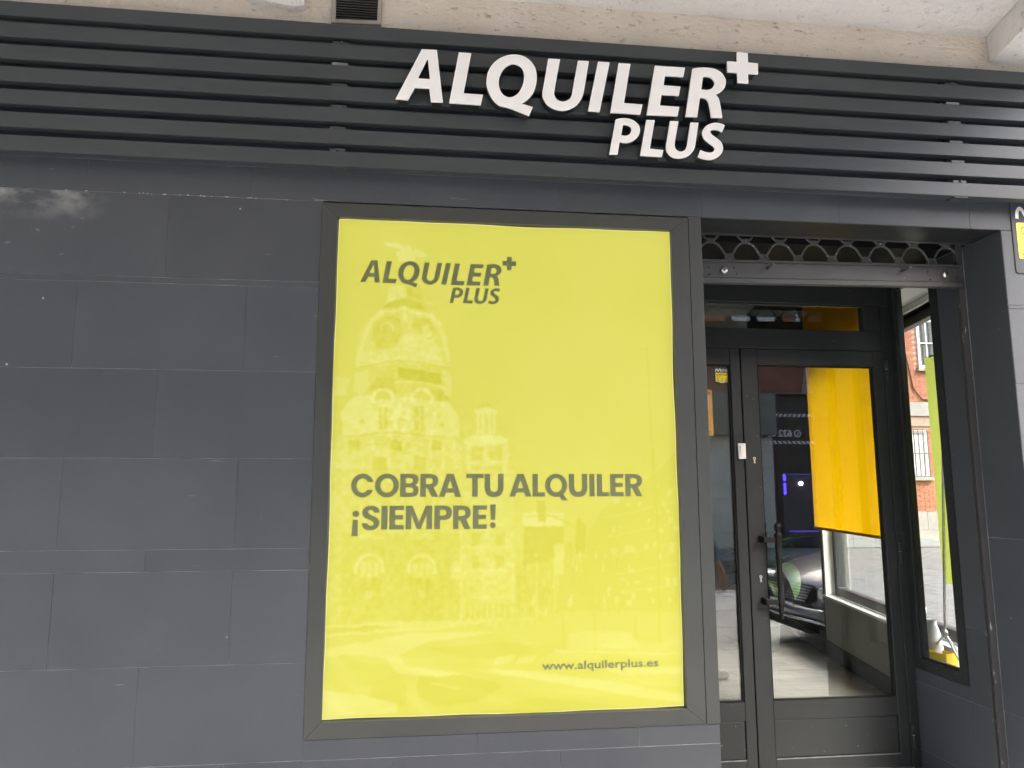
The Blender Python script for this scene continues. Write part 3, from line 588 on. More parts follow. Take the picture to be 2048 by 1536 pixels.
 ('P',0.5,[(0.496,1.1064),(0.504,1.1063),(0.5039,1.0976),(0.4959,1.0977)]),
 ('P',0.5,[(0.6531,1.2155),(0.6584,1.2154),(0.6577,1.171),(0.6524,1.1711)]),
 ('P',-0.4,[(0.451,1.0247),(0.4605,1.0245),(0.4604,0.992),(0.4509,0.9922)]),
 ('P',0.3,[(0.4673,1.0807),(0.4771,1.0806),(0.4768,1.041),(0.4671,1.0412)]),
 ('P',0.3,[(0.7331,1.0621),(0.7385,1.062),(0.7379,1.0286),(0.7325,1.0287)]),
 ('P',-0.4,[(0.6782,1.0796),(0.6887,1.0795),(0.6885,1.0642),(0.678,1.0644)]),
 ('P',0.5,[(0.7364,1.2541),(0.7468,1.254),(0.7461,1.2161),(0.7357,1.2162)]),
 ('P',-0.4,[(0.8366,1.251),(0.8453,1.2509),(0.8444,1.2135),(0.8357,1.2136)]),
 ('P',0.3,[(0.7754,1.2396),(0.7847,1.2395),(0.7842,1.2141),(0.7749,1.2142)]),
 ('P',-0.4,[(0.6659,1.1408),(0.672,1.1407),(0.6714,1.1007),(0.6653,1.1008)]),
 ('P',0.5,[(0.77,1.0723),(0.7748,1.0722),(0.7743,1.0487),(0.7695,1.0487)]),
 ('P',0.3,[(0.5318,1.1763),(0.542,1.1762),(0.5416,1.1391),(0.5315,1.1392)]),
 ('P',0.5,[(0.5697,1.1322),(0.5798,1.132),(0.5796,1.1155),(0.5695,1.1157)]),
 ('P',0.3,[(0.553,1.0201),(0.5566,1.02),(0.5565,1.0068),(0.5528,1.0069)]),
 ('P',-0.4,[(0.5312,1.0938),(0.5413,1.0936),(0.541,1.0644),(0.5309,1.0645)]),
 ('P',-0.5,[(0.4202,1.1924),(0.4248,1.1923),(0.4246,1.142),(0.42,1.1421)]),
 ('P',0.5,[(0.6735,1.1777),(0.6802,1.1776),(0.68,1.1633),(0.6733,1.1634)]),
 ('P',-0.5,[(0.4147,1.0723),(0.4197,1.0722),(0.4196,1.0501),(0.4146,1.0502)]),
 ('P',0.5,[(0.6659,1.2536),(0.6729,1.2536),(0.6721,1.2034),(0.6651,1.2035)]),
 ('P',0.3,[(0.634,1.2215),(0.6418,1.2214),(0.6414,1.1874),(0.6336,1.1875)]),
 ('P',-0.5,[(0.7227,1.2611),(0.7279,1.2611),(0.7273,1.2274),(0.7221,1.2275)]),
 ('P',-0.4,[(0.6763,1.2331),(0.6815,1.233),(0.6809,1.1929),(0.6757,1.193)]),
 ('P',-0.4,[(0.6396,1.1727),(0.6497,1.1726),(0.6491,1.1286),(0.639,1.1288)]),
 ('P',-0.4,[(0.6913,1.1209),(0.6966,1.1208),(0.6963,1.0982),(0.6909,1.0983)]),
 ('P',-0.4,[(0.6375,1.1289),(0.6451,1.1288),(0.6444,1.0844),(0.6369,1.0845)]),
 ('P',0.5,[(0.6174,1.0573),(0.6272,1.0571),(0.6267,1.0238),(0.617,1.024)]),
 ('P',0.3,[(0.8402,1.2288),(0.8481,1.2287),(0.8479,1.2178),(0.8399,1.2179)]),
 ('L',-0.5,[(0.9995,1.6797),(1.01,1.4126),(1.0071,0.8715)],0.0112),
 ('L',-0.35,[(0.7295,1.2584),(0.844,1.1541),(0.864,1.0516)],0.0052),
 ('R',-0.5,[(0.7217,1.0164)],0.019,0.0069),
 ('L',-0.5,[(0.7266,0.9953),(0.729,0.8329)],0.0104),
 ('L',-0.4,[(0.5943,0.973),(0.5956,0.857)],0.0086),
 ('L',-0.4,[(0.9024,0.9748),(0.9015,0.8741)],0.0086),
 ('P',0.4,[(0.5608,1.2815),(0.6006,1.2811),(0.5992,1.1576),(0.5595,1.1582)]),
 ('L',0.45,[(0.4853,1.21),(0.4838,0.9919)],0.0052),
 ('L',0.45,[(0.3848,1.2113),(0.3843,0.994)],0.0052),
 ('L',0.45,[(0.56,1.2091),(0.5578,0.9904)],0.0052),
 ('P',0.45,[(-0.3682,0.9695),(-0.0227,0.9821),(0.3156,0.9748),(0.0783,0.9432),(-0.2285,0.9342),(-0.3668,0.9255)]),
 ('P',-0.4,[(-0.3679,0.9599),(-0.2047,0.9658),(-0.0806,0.959),(-0.2287,0.9422),(-0.3673,0.9414)]),
 ('P',0.5,[(-0.3653,0.8816),(-0.022,0.9374),(0.3156,0.9296),(0.0287,0.8957),(-0.0785,0.8502),(-0.0529,0.8095),(0.1808,0.7707),(0.0805,0.7576),(-0.0853,0.7785),(-0.1276,0.8355),(-0.2509,0.8548),(-0.3643,0.8498)]),
 ('P',-0.5,[(-0.0025,0.7601),(0.1472,0.7676),(0.3158,0.7344),(0.337,0.7096),(0.2318,0.661),(0.0819,0.6462),(-0.0014,0.6885)]),
 ('P',-0.35,[(-0.183,0.7497),(-0.0769,0.7703),(-0.0431,0.7216),(-0.0502,0.6585),(-0.1398,0.6459),(-0.1898,0.6947)]),
 ('P',0.6,[(-0.3763,0.7242),(-0.2224,0.7036),(-0.0748,0.6594),(-0.0824,0.6282),(-0.3726,0.6151)]),
 ('P',0.5,[(0.1806,0.7868),(0.4864,0.7374),(0.8328,0.6695),(1.0974,0.6239),(1.0987,0.6609),(0.7463,0.7295),(0.401,0.7805)]),
 ('P',-0.3,[(0.0291,0.8715),(0.3157,0.8886),(0.6174,0.8647),(0.487,0.8188),(0.231,0.8257)]),
 ('P',0.4,[(0.3157,0.8316),(0.4011,0.8415),(0.3669,0.8058),(0.2988,0.7996)]),
 ('P',0.4,[(0.4097,0.829),(0.4957,0.839),(0.461,0.8032),(0.3925,0.7969)]),
 ('L',0.6,[(0.0558,0.7384),(0.1645,0.7111)],0.006),
 ('L',0.5,[(0.5564,0.8497),(0.8366,0.8342),(1.0955,0.8232)],0.0069),
 ('P',0.35,[(0.6182,0.9226),(0.883,0.9164),(0.9258,0.8485),(0.6173,0.8564)]),
 ('P',-0.3,[(0.4859,0.6726),(0.8316,0.6206),(0.5711,0.6118),(0.232,0.6172)]),
 ('P',0.45,[(0.7298,0.7834),(1.1027,0.7728),(1.1018,0.7479),(0.8345,0.7433)]),
]
# ------------------------------------------------------------------ setting: ground
def stucco(name, c0, c1, dark, strength=1.0, sc=(7, 7, 16)):
    m, nt, b, out = mat_new(name); vec = world_pos(nt)
    mp = nt.nodes.new('ShaderNodeMapping'); mp.inputs['Scale'].default_value = sc; mp.inputs['Rotation'].default_value = (0, R(12), 0); nt.links.new(vec, mp.inputs[0])
    n1 = noise(nt, mp.outputs[0], 2.6, 6, .62); n2 = noise(nt, vec, 2.2, 5, .6); n3 = noise(nt, vec, 75, 4, .65)
    c = mixc(nt, ramp(nt, n2, .3, .7), c0, c1)
    c = mixc(nt, ramp(nt, n1, .30, .40, (1, 1, 1, 1), (0, 0, 0, 1)), c, dark)  # relief hollows darkened in the colour, painting shade into the trowel marks
    nt.links.new(c, b.inputs['Base Color']); b.inputs['Roughness'].default_value = .92; b.inputs['Specular IOR Level'].default_value = .2
    ad = nt.nodes.new('ShaderNodeMath'); ad.operation = 'MULTIPLY_ADD'; nt.links.new(n3, ad.inputs[0]); ad.inputs[1].default_value = .35; nt.links.new(n1, ad.inputs[2])
    bp = nd(nt, 'ShaderNodeBump', Strength=strength, Distance=.022); nt.links.new(ad.outputs[0], bp.inputs['Height']); nt.links.new(bp.outputs[0], b.inputs['Normal'])
    return m
M['stucco'] = stucco('beige stucco', (.72, .645, .545), (.84, .77, .67), (.45, .385, .31))
M['soffit'] = stucco('pale soffit plaster', (.80, .785, .765), (.88, .87, .85), (.60, .585, .565), 1.0, (9, 9, 9))
M['asphalt'] = pm('asphalt', (.06, .06, .06), .9, var=.2, vs=2, bump=.4, bs=90)
M['pave_joint'] = pm('paving joint', (.22, .21, .2), .95)
M['pave'] = pm('paving stone', (.15, .15, .143), .85, var=.22, vs=5, bump=.3, bs=40)
M['kerb'] = pm('kerb stone', (.4, .39, .37), .85, var=.15)
M['conc'] = pm('pale concrete', (.19, .195, .19), .85, var=.12, vs=2, bump=.2, bs=30)
M['blockwall'] = pm('grey block', (.58, .60, .54), .85, var=.12, vs=1.5, obj_var=.05, bump=.2, bs=30)
M['fascia'] = pm('dark green grey fascia', (.17, .19, .165), .5, var=.25, vs=1.5)
M['shopdark'] = pm('dark shop panel', (.018, .019, .018), .35)
M['white_paint'] = pm('white painted metal', (.55, .56, .57), .5, var=.05)
M['dark_glass'] = pm('dark window glass', (.03, .035, .04), .08, var=.05)
def brick_mat():
    m, nt, b, out = mat_new('red brick'); at = nd(nt, 'ShaderNodeAttribute'); at.attribute_name = 'tone'; vec = world_pos(nt)
    c = mixc(nt, at.outputs['Fac'], (.16, .055, .033), (.28, .11, .07)); c = mixc(nt, ramp(nt, noise(nt, vec, 30, 5), .35, .75), c, (.23, .10, .07))
    nt.links.new(c, b.inputs['Base Color']); b.inputs['Roughness'].default_value = .9
    return m
M['brick'] = brick_mat(); M['mortar'] = pm('mortar', (.25, .20, .17), .95)

struct('road', MB().box(-60, 70, -60, 60, -.6, -.12), 'asphalt')
gp = struct('pavement', MB().box(-40, 40, -6.2, 18, -.119, -.012), 'pave_joint')
struct('pavement', MB().box(-40, 40, -22, -11.2, -.119, -.004), 'conc')
kb = MB()
for i in range(40): kb.box(-40+2*i, -38.01+2*i, -6.36, -6.205, -.118, .0)
part('kerb_stones', kb, 'kerb', gp)
def slabs(x0, x1, y0, y1, dx, dy, skip):
    mb = MB(); r = random.Random(3); row = 0; y = y0
    while y < y1:
        x = x0-(row % 2)*dx/2
        while x < x1:
            if not skip(x+dx/2, y+dy/2):
                h = r.uniform(-.0015, .0015); g = .004
                mb.add([(x+g, y+g, h), (x+dx-g, y+g, h), (x+dx-g, y+dy-g, h), (x+g, y+dy-g, h), (x+g, y+g, -.011), (x+dx-g, y+g, -.011), (x+dx-g, y+dy-g, -.011), (x+g, y+dy-g, -.011)],
                       [(0, 1, 2, 3), (0, 4, 5, 1), (1, 5, 6, 2), (2, 6, 7, 3), (3, 7, 4, 0)])
            x += dx
        y += dy; row += 1
    return mb
TAN = .2045/.9789
M['pave_bounce'] = pm('bounce paving', (.40, .395, .375), .85, var=.14, vs=4, bump=.3, bs=40)  # front slabs split off and made pale to bounce light onto the facade
part('paving_stones', slabs(-7, 22, -6.1, .9, .6, .4, lambda x, y: y > 0 and not (1.2 < x < 2.8)), 'pave_bounce', gp, kind='stuff')
part('paving_stones', slabs(3.3, 22, .9, 16, .6, .4, lambda x, y: x < 3.2+y*TAN), 'pave', gp, kind='stuff')

# ------------------------------------------------------------------ the shop building
bld = thing('shop_building', 'beige stucco building above the shopfront with pale plaster soffit', 'building')
def TW(s, k, z): return (3.008+.2045*s+.9789*k, .9789*s-.2045*k, z)     # along the side-street wall: s inwards, k outwards
part('stucco_band', MB().box(-8, 3.3, .02, .3, 3.50, 3.95), 'stucco', bld)
edge = lambda y, off=0: 2.79+TAN*y+off
sf = MB(); sf.add([(-8, .02, 3.762), (edge(0), .02, 3.762), (edge(-4), -4, 3.762), (-8, -4, 3.762), (-8, .02, 3.95), (edge(0), .02, 3.95), (edge(-4), -4, 3.95), (-8, -4, 3.95)],
                  [(0, 1, 2, 3), (4, 5, 6, 7), (0, 1, 5, 4), (1, 2, 6, 5), (2, 3, 7, 6), (3, 0, 4, 7)])
part('soffit', sf, 'soffit', bld)
sf = MB(); sf.add([(edge(0, .003), .018, 3.618), (3.38, .018, 3.618), (2.6, -4, 3.618), (edge(-4, .003), -4, 3.618), (edge(0, .003), .018, 3.95), (3.38, .018, 3.95), (2.6, -4, 3.95), (edge(-4, .003), -4, 3.95)],
                  [(0, 1, 2, 3), (4, 5, 6, 7), (0, 1, 5, 4), (1, 2, 6, 5), (2, 3, 7, 6), (3, 0, 4, 7)])
part('corner_soffit', sf, 'soffit', bld)
part('soffit_edge_beam', MB().box(-8, 1.9, -4.2, -4.003, 3.70, 4.0), 'stucco', bld)
part('upper_floors', MB().box(-8, 3.3, .1, 9, 3.96, 13.0), 'stucco', bld)  # out of view; height raised to throw more shade on the side street
blk = MB(); blk.prism([smooth_outline([(-.845, 3.80, 0), (-.80, 3.66, 1), (-.72, 3.648, 1), (-.60, 3.632, 1), (-.548, 3.640, 0), (-.535, 3.80, 0)])], -.02, .025, FX)
part('plaster_block', blk, 'soffit', bld, bevel=.006)
vent = thing('vent_grille', 'black louvred vent set in the beige stucco above the slats', 'vent')
fr = MB(); fr.prism([[(-.432, 3.578), (-.212, 3.586), (-.208, 3.752), (-.434, 3.752)], [(-.412, 3.598), (-.229, 3.604), (-.226, 3.742), (-.414, 3.742)]], .0, .05, FX)
part('vent_frame', fr, pm('vent frame plaster', (.36, .33, .29), .8), vent, bevel=.003)
part('vent_back', MB().box(-.42, -.22, .016, .019, 3.59, 3.75), 'black', vent)
for i in range(11):
    z = 3.605+i*.0125; part('louvre', MB().add([(-.412, .004, z), (-.228, .004, z+.003), (-.228, .014, z+.012), (-.412, .014, z+.009), (-.412, .006, z-.002), (-.228, .006, z+.001), (-.228, .0155, z+.0105), (-.412, .0155, z+.0075)], [(0, 1, 2, 3), (4, 5, 6, 7), (0, 1, 5, 4), (2, 3, 7, 6)]), pm('louvre', (.05, .05, .05), .45) if i == 0 else bpy.data.materials['louvre'], vent)

# ------------------------------------------------------------------ tiled facade
fac = thing('tiled_facade', 'dark grey porcelain tiled shopfront wall with thin pale joints', 'wall')
core = MB()
core.box(-6, -.44, .0022, .25, 0, 3.5); core.box(-.44, 1.246, .0022, .25, 0, .546); core.box(-.44, 3.05, .0022, .22, 2.747, 3.5); core.box(1.19, 1.246, .0022, .9, .546, 2.747)
part('shutter_housing', MB().box(1.19, 3.05, .3401, 1.0, 2.752, 3.5).box(1.19, 3.05, .2202, .34, 3.2, 3.5).box(1.19, 3.05, .2202, .2215, 2.748, 3.199), 'black', fac)
part('wall_core', core, 'grout', fac)
G = .0010
def tile(x0, x1, z0, z1, parent, m='tile', gl=None):
    mb = MB(); g = G; b = .0012; x0 -= .0005; x1 += .0005
    a = [(x0+g, z0+g), (x1-g, z0+g), (x1-g, z1-g), (x0+g, z1-g)]; c = [(x0+g+b, z0+g+b), (x1-g-b, z0+g+b), (x1-g-b, z1-g-b), (x0+g+b, z1-g-b)]
    dy = random.uniform(-.0006, .0006)
    mb.add([(u, .0020, v) for u, v in a]+[(u, .0012+dy, v) for u, v in a]+[(u, dy, v) for u, v in c],
           [(0, 1, 5, 4), (1, 2, 6, 5), (2, 3, 7, 6), (3, 0, 4, 7), (4, 5, 9, 8), (5, 6, 10, 9), (6, 7, 11, 10), (7, 4, 8, 11), (8, 9, 10, 11)])
    return part('tile', mb, m, parent, recalc=False)
TW_ = .6655
def row(z0, z1, phase, x0, x1, parent, stain=None):
    xs = [x0]; k = math.ceil((x0-phase)/TW_+.02); x = phase+k*TW_
    while x < x1-.03: xs.append(x); x += TW_
    xs.append(x1)
    for a, b in zip(xs, xs[1:]): tile(a, b, z0, z1, parent, 'tile_stain' if stain and a < stain < b else 'tile')
A_, B_ = -1.402, -1.068
for z0, z1, ph in ((2.382, 2.742, B_), (2.357, 2.382, -1.111), (1.996, 2.357, A_), (1.636, 1.996, B_), (1.277, 1.636, A_), (1.192, 1.277, -1.071), (.834, 1.192, A_), (.47, .834, B_), (.11, .47, A_), (.0, .11, B_)):
    row(z0, z1, ph, -3.4, -.441, fac, -1.6 if z1 == 2.742 else None)
row(2.742, 3.102, A_, -3.4, 3.15, fac); row(3.102, 3.462, B_, -3.4, 3.15, fac)
row(.468, .545, .237-TW_, -.441, 1.247, fac); row(.11, .468, -.092-TW_, -.441, 1.247, fac); row(0, .11, .237, -.441, 1.247, fac)
pier = thing('tiled_pier', 'narrow dark tiled pier to the right of the shop door', 'wall')
pc = MB(); pc.box(2.7502, 3.05, .0022, .26, 0, 2.74); pc.box(3.05, 3.19, .0022, .2, 0, 3.5); part('wall_core', pc, 'grout', pier)
for z0, z1 in ((2.372, 2.742), (2.354, 2.372), (1.994, 2.354), (1.636, 1.994), (1.277, 1.636), (1.192, 1.277), (.834, 1.192), (.47, .834), (.11, .47), (0, .11)): tile(2.749, 3.19, z0, z1, pier)
def xtile(y0, y1, z0, z1, parent, x=2.748, m='tile'):
    g = G; b = .0012; dx = random.uniform(-.0004, .0004); mb = MB()
    a = [(y0+g, z0+g), (y1-g, z0+g), (y1-g, z1-g), (y0+g, z1-g)]; c = [(y0+g+b, z0+g+b), (y1-g-b, z0+g+b), (y1-g-b, z1-g-b), (y0+g+b, z1-g-b)]
    mb.add([(x+.0020, u, v) for u, v in a]+[(x+.0012+dx, u, v) for u, v in a]+[(x+dx, u, v) for u, v in c],
           [(0, 1, 5, 4), (1, 2, 6, 5), (2, 3, 7, 6), (3, 0, 4, 7), (4, 5, 9, 8), (5, 6, 10, 9), (6, 7, 11, 10), (7, 4, 8, 11), (8, 9, 10, 11)])
    return part('tile', mb, m, parent)
for z0, z1 in ((1.277, 2.742), (.47, 1.277), (0, .47)): xtile(.0012, .262, z0, z1, pier)
ret = thing('tiled_return_wall', 'dark tiled side wall of the entrance recess below and beside the narrow window', 'wall')
rc = MB(); rc.box(2.7502, 2.80, .262, .478, 0, 2.745); rc.box(2.7502, 2.80, .478, .93, 0, .528); part('wall_core', rc, 'grout', ret)
for z0, z1 in ((.817, 2.742), (.455, .817), (.1, .455), (0, .1)): xtile(.302, .478, z0, z1, ret)
for y0, y1, z0, z1 in ((.478, .70, .455, .528), (.70, .93, .455, .528), (.478, .93, .1, .455), (.478, .93, 0, .1)): xtile(y0, y1, z0, z1, ret)
boxp('recess_soffit', 1.249, 2.7475, .004, .216, 2.741, 2.7465, 'door', fac)

db = MB(); rd = random.Random(11)
for x in [-1.405, -1.398, -1.25, -1.19, -1.175, -1.16, -.93, -.90, -.84, -.835, -.74, -.72]+[rd.uniform(-1.7, -.5) for _ in range(10)]:
    rx, rz = rd.uniform(.002, .007), rd.uniform(.0012, .0026); z = 2.742+rd.uniform(-.002, .001)
    db.prism([[(x+rx*rd.uniform(.7, 1.2)*math.cos(a), z+rz*rd.uniform(.6, 1.3)*math.sin(a)) for a in (0, .9, 1.9, 2.8, 3.7, 4.6, 5.5)]], -.0022, .001, FX)
part('mortar_dabs', db, pm('pale mortar', (.45, .45, .43), .9, var=.2, vs=40), fac, kind='stuff')
# ------------------------------------------------------------------ slat cladding over the shopfront
cl = thing('slat_cladding', 'dark grey horizontal metal slats across the top of the shopfront', 'cladding')
part('backing_panel', MB().box(-4, 3.17, -.012, -.001, 2.88, 3.508), 'slat_back', cl)
SL = [(3.4505, 3.5145), (3.3555, 3.4215), (3.2585, 3.3235), (3.1615, 3.2265), (3.0635, 3.1285), (2.9645, 3.0305), (2.8640, 2.9310)]
sm = MB().box(-4, 3.16, -.09, -.052, -.033, .033).mesh('slat')
for a, b in SL:
    o = part('slat', sm, 'slat', cl, bevel=.0025); o.location.z = (a+b)/2; o.scale.z = (b-a)/.066
for x in (-.375, 2.487):
    part('upright', MB().box(x-.012, x+.012, -.03, -.0125, 2.87, 3.505), 'slat_back', cl)
    for i in range(6):
        z = SL[i][0]; zb = SL[i+1][1]
        c = part('clip', MB().box(x-.033, x+.033, -.0885, -.086, zb-.003, zb+.0115), 'bracket' if i == 1 else 'slat', cl, bevel=.0008)
        if i in (0, 5): part('screw', MB().lathe([(.0, -.093), (.006, -.0925), (.0075, -.0885)], (x+.003, 0, zb+.0075), 'Y', 10), 'slat', c)
    part('clip', MB().box(x-.033, x+.033, -.0885, -.03, 2.858, 2.8625), 'slat', cl)

# ------------------------------------------------------------------ raised sign letters
sign = thing('shop_sign', 'large white raised letters reading ALQUILER PLUS with a cross on the slats', 'sign')
YF = -.15
for nm, cs in LOGO:
    pol = [smooth_outline(c, 6) for c in cs]
    def shr(d): return [inset(p, d if i == 0 else -d) for i, p in enumerate(pol)]
    root = part('letter', MB().prism(pol, YF, YF+.009, FX), 'letter_rim', sign, label='white raised %s of the sign' % ('cross' if nm == 'plus' else 'letter '+nm))
    part('letter_face', MB().prism(shr(.0042), YF-.0012, YF+.002, FX), 'letter_face', root)
    part('letter_return', MB().prism(shr(.0055), YF+.0092, -.0905, FX), 'letter_can', root)

# ------------------------------------------------------------------ poster window
win = thing('display_window', 'dark grey metal framed window filled by the yellow poster', 'window')
ox0, ox1, oz0, oz1 = -.440, 1.188, .546, 2.735; ix0, ix1, iz0, iz1 = -.374, 1.107, .610, 2.673
YW = -.004
def mitre(q): return MB().prism([q], YW, .06, FX)
e = .0003
part('frame_rail', mitre([(ox0+e, oz1), (ox1-e, oz1), (ix1-e, iz1), (ix0+e, iz1)]), 'frame', win, bevel=.0015)
part('frame_rail', mitre([(ox0+e, oz0), (ix0+e, iz0), (ix1-e, iz0), (ox1-e, oz0)]), 'frame', win, bevel=.0015)
part('frame_rail', mitre([(ox0, oz0+e), (ox0, oz1-e), (ix0, iz1-e), (ix0, iz0+e)]), 'frame', win, bevel=.0015)
part('frame_rail', mitre([(ox1, oz0+e), (ix1, iz0+e), (ix1, iz1-e), (ox1, oz1-e)]), 'frame', win, bevel=.0015)
part('back_panel', MB().box(-.40, 1.13, .04, .05, .58, 2.70), 'white_metal', win)
part('corner_trim', MB().box(1.1895, 1.248, -.006, .0102, .546, 2.739), 'frame', win, bevel=.0015)

def vnoise(h, wd, cell, seed):
    r = np.random.RandomState(seed); gh, gw = int(h/cell)+3, int(wd/cell)+3; g = r.rand(gh, gw)
    y = np.arange(h)/cell; x = np.arange(wd)/cell; yi = y.astype(int); xi = x.astype(int); fy = (y-yi)[:, None]; fx = (x-xi)[None, :]
    fy = fy*fy*(3-2*fy); fx = fx*fx*(3-2*fx)
    a = g[yi][:, xi]; b = g[yi][:, xi+1]; c = g[yi+1][:, xi]; d = g[yi+1][:, xi+1]
    return (a*(1-fx)+b*fx)*(1-fy)+(c*(1-fx)+d*fx)*fy
px0, px1, pz0, pz1 = -.3725, 1.1055, .6115, 2.6715
NW, NH = 400, 560
def draw_print():
    """faint two-tone city view printed on the poster: tone per grid point"""
    xs = np.linspace(px0, px1, NW); zs = np.linspace(pz0, pz1, NH); X, Z = np.meshgrid(xs, zs)
    wob = .0035
    X2 = X+(vnoise(NH, NW, 6, 1)-.5)*wob*2; Z2 = Z+(vnoise(NH, NW, 6, 2)-.5)*wob*2
    T = np.zeros((NH, NW)); cell = (px1-px0)/NW
    for d in PRINT:
        k, t, pts = d[0], d[1], d[2]
        P_ = np.array(pts)
        if k == 'P':
            ins = np.zeros((NH, NW), bool); n = len(P_)
            for i in range(n):
                (xa, za), (xb, zb) = P_[i], P_[(i+1) % n]
                if za == zb: continue
                ins ^= ((za > Z2) != (zb > Z2)) & (X2 < (xb-xa)*(Z2-za)/(zb-za)+xa)
            mk = ins.astype(float)
        elif k == 'L':
            dist = np.full((NH, NW), 9.)
            for i in range(len(P_)-1):
                a, b = P_[i], P_[i+1]; ab = b-a; L2 = max(1e-9, ab@ab); h = np.clip(((X2-a[0])*ab[0]+(Z2-a[1])*ab[1])/L2, 0, 1)
                dist = np.minimum(dist, np.hypot(X2-a[0]-h*ab[0], Z2-a[1]-h*ab[1]))
            mk = np.clip((d[3]/2+cell/2-dist)/cell, 0, 1)
        else:
            rr = np.hypot(X2-P_[0][0], Z2-P_[0][1]); mk = np.clip((d[4]/2+cell/2-np.abs(rr-d[3]))/cell, 0, 1)*(Z2 > P_[0][1]-d[3]*.35)
        T = T*(1-mk*.75)+t*mk
    low = np.clip((1.95-Z)/.25, 0, 1)*np.clip((.85-X)/.5+.6, .15, 1)*np.clip((.45-X)*6+np.clip((1.45-Z)*3, 0, 9), 0, 1)
    det = (vnoise(NH, NW, 5, 3)-.5)*.9+(vnoise(NH, NW, 2.2, 4)-.5)*.55
    bld_zone = np.clip((Z-.93)/.06, 0, 1)*low
    T = T+det*.75*bld_zone
    dome = ((X+.06)/.17)**2+((Z-2.02)/.36)**2 < 1
    T = T+det*.8*dome
    st = vnoise(NH, NW, 40, 5); warp = np.sin((Z*46+X*7+6*np.sin(X*2.4)+st*5))*.12+np.sin(Z*110+X*16+st*9)*.06
    T = T+warp*np.clip((.95-Z)/.08, 0, 1)
    T = T+(vnoise(NH, NW, 60, 6)-.5)*.25
    k = np.array([1, 2, 1])/4.
    for _ in range(1):
        T = np.apply_along_axis(lambda v: np.convolve(np.pad(v, 1, mode='edge'), k, 'valid'), 0, T); T = np.apply_along_axis(lambda v: np.convolve(np.pad(v, 1, mode='edge'), k, 'valid'), 1, T)
    return X, Z, np.clip(T, -1.2, 1.2)
def make_poster():
    X, Z, T = draw_print(); base = np.array([.545, .525, .088]); light = np.array([.612, .60, .178]); dark = np.array([.482, .464, .046])
    tp = np.clip(T, 0, 1.2)[..., None]; tn = np.clip(-T, 0, 1.2)[..., None]
    C = base+(light-base)*tp+(dark-base)*tn
    ed = np.minimum(np.minimum(X-px0, px1-X), np.minimum(Z-pz0, pz1-Z)); C = np.where((ed < .0032)[..., None], np.array([.86, .82, .45]), C)
    # hand-cut, slightly wavy edge and faint ripples of the film
    wv = lambda t, s: .0022*math.sin(0) + .0022*np.sin(t*5.1+s)+.0014*np.sin(t*13.7+2.1*s)
    sx = (X-(px0+px1)/2)/((px1-px0)/2); sz = (Z-(pz0+pz1)/2)/((pz1-pz0)/2)
    Xw = X+wv(Z, 1.0)*np.clip(np.abs(sx)*12-11, 0, 1); Zw = Z+wv(X, 2.3)*np.clip(np.abs(sz)*12-11, 0, 1)
    Yw = .0205+.0007*np.sin(X*3.2+.7*Z)+.0004*(vnoise(NH, NW, 70, 8)-.5)
    co = np.stack([Xw, Yw, Zw], -1).reshape(-1, 3)
    ii = np.arange(NH*NW).reshape(NH, NW); q = np.stack([ii[:-1, :-1], ii[:-1, 1:], ii[1:, 1:], ii[1:, :-1]], -1).reshape(-1, 4)
    me = bpy.data.meshes.new('poster_sheet'); me.vertices.add(len(co)); me.vertices.foreach_set('co', co.astype(np.float32).ravel())
    me.loops.add(q.size); me.loops.foreach_set('vertex_index', q.ravel().astype(np.int32)); me.polygons.add(len(q)); me.polygons.foreach_set('loop_start', np.arange(0, q.size, 4, dtype=np.int32))
    me.polygons.foreach_set('use_smooth', np.ones(len(q), bool)); me.update(); me.validate()
    ca = me.color_attributes.new('print', 'FLOAT_COLOR', 'POINT'); ca.data.foreach_set('color', np.concatenate([C.reshape(-1, 3), np.ones((NH*NW, 1))], 1).astype(np.float32).ravel())
    m, nt, b, out = mat_new('poster print'); at = nd(nt, 'ShaderNodeAttribute'); at.attribute_name = 'print'
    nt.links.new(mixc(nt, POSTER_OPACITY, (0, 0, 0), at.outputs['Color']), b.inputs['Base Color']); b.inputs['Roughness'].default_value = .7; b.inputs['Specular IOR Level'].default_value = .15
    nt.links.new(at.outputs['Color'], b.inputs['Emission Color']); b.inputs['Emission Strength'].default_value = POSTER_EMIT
    me.materials.append(m); return me
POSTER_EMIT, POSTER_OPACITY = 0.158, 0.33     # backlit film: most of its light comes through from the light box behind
pos = thing('window_poster', 'tall yellow poster with a faint city print and the headline COBRA TU ALQUILER', 'poster')
part('poster_sheet', make_poster(), None, pos)
lg = MB()
for nm, cs in LOGO: lg.sheet([[(-.2732+.4161*(u+.1319), 2.394+.4161*(v-3.1506)) for u, v in smooth_outline(c, 6)] for c in cs], .0188, FX)
part('logo_print', lg, 'print_backlit', pos)
S1 = lambda l: [(a, b, 1) for a, b in l]
C0 = lambda l: [(a, b, 0) for a, b in l]
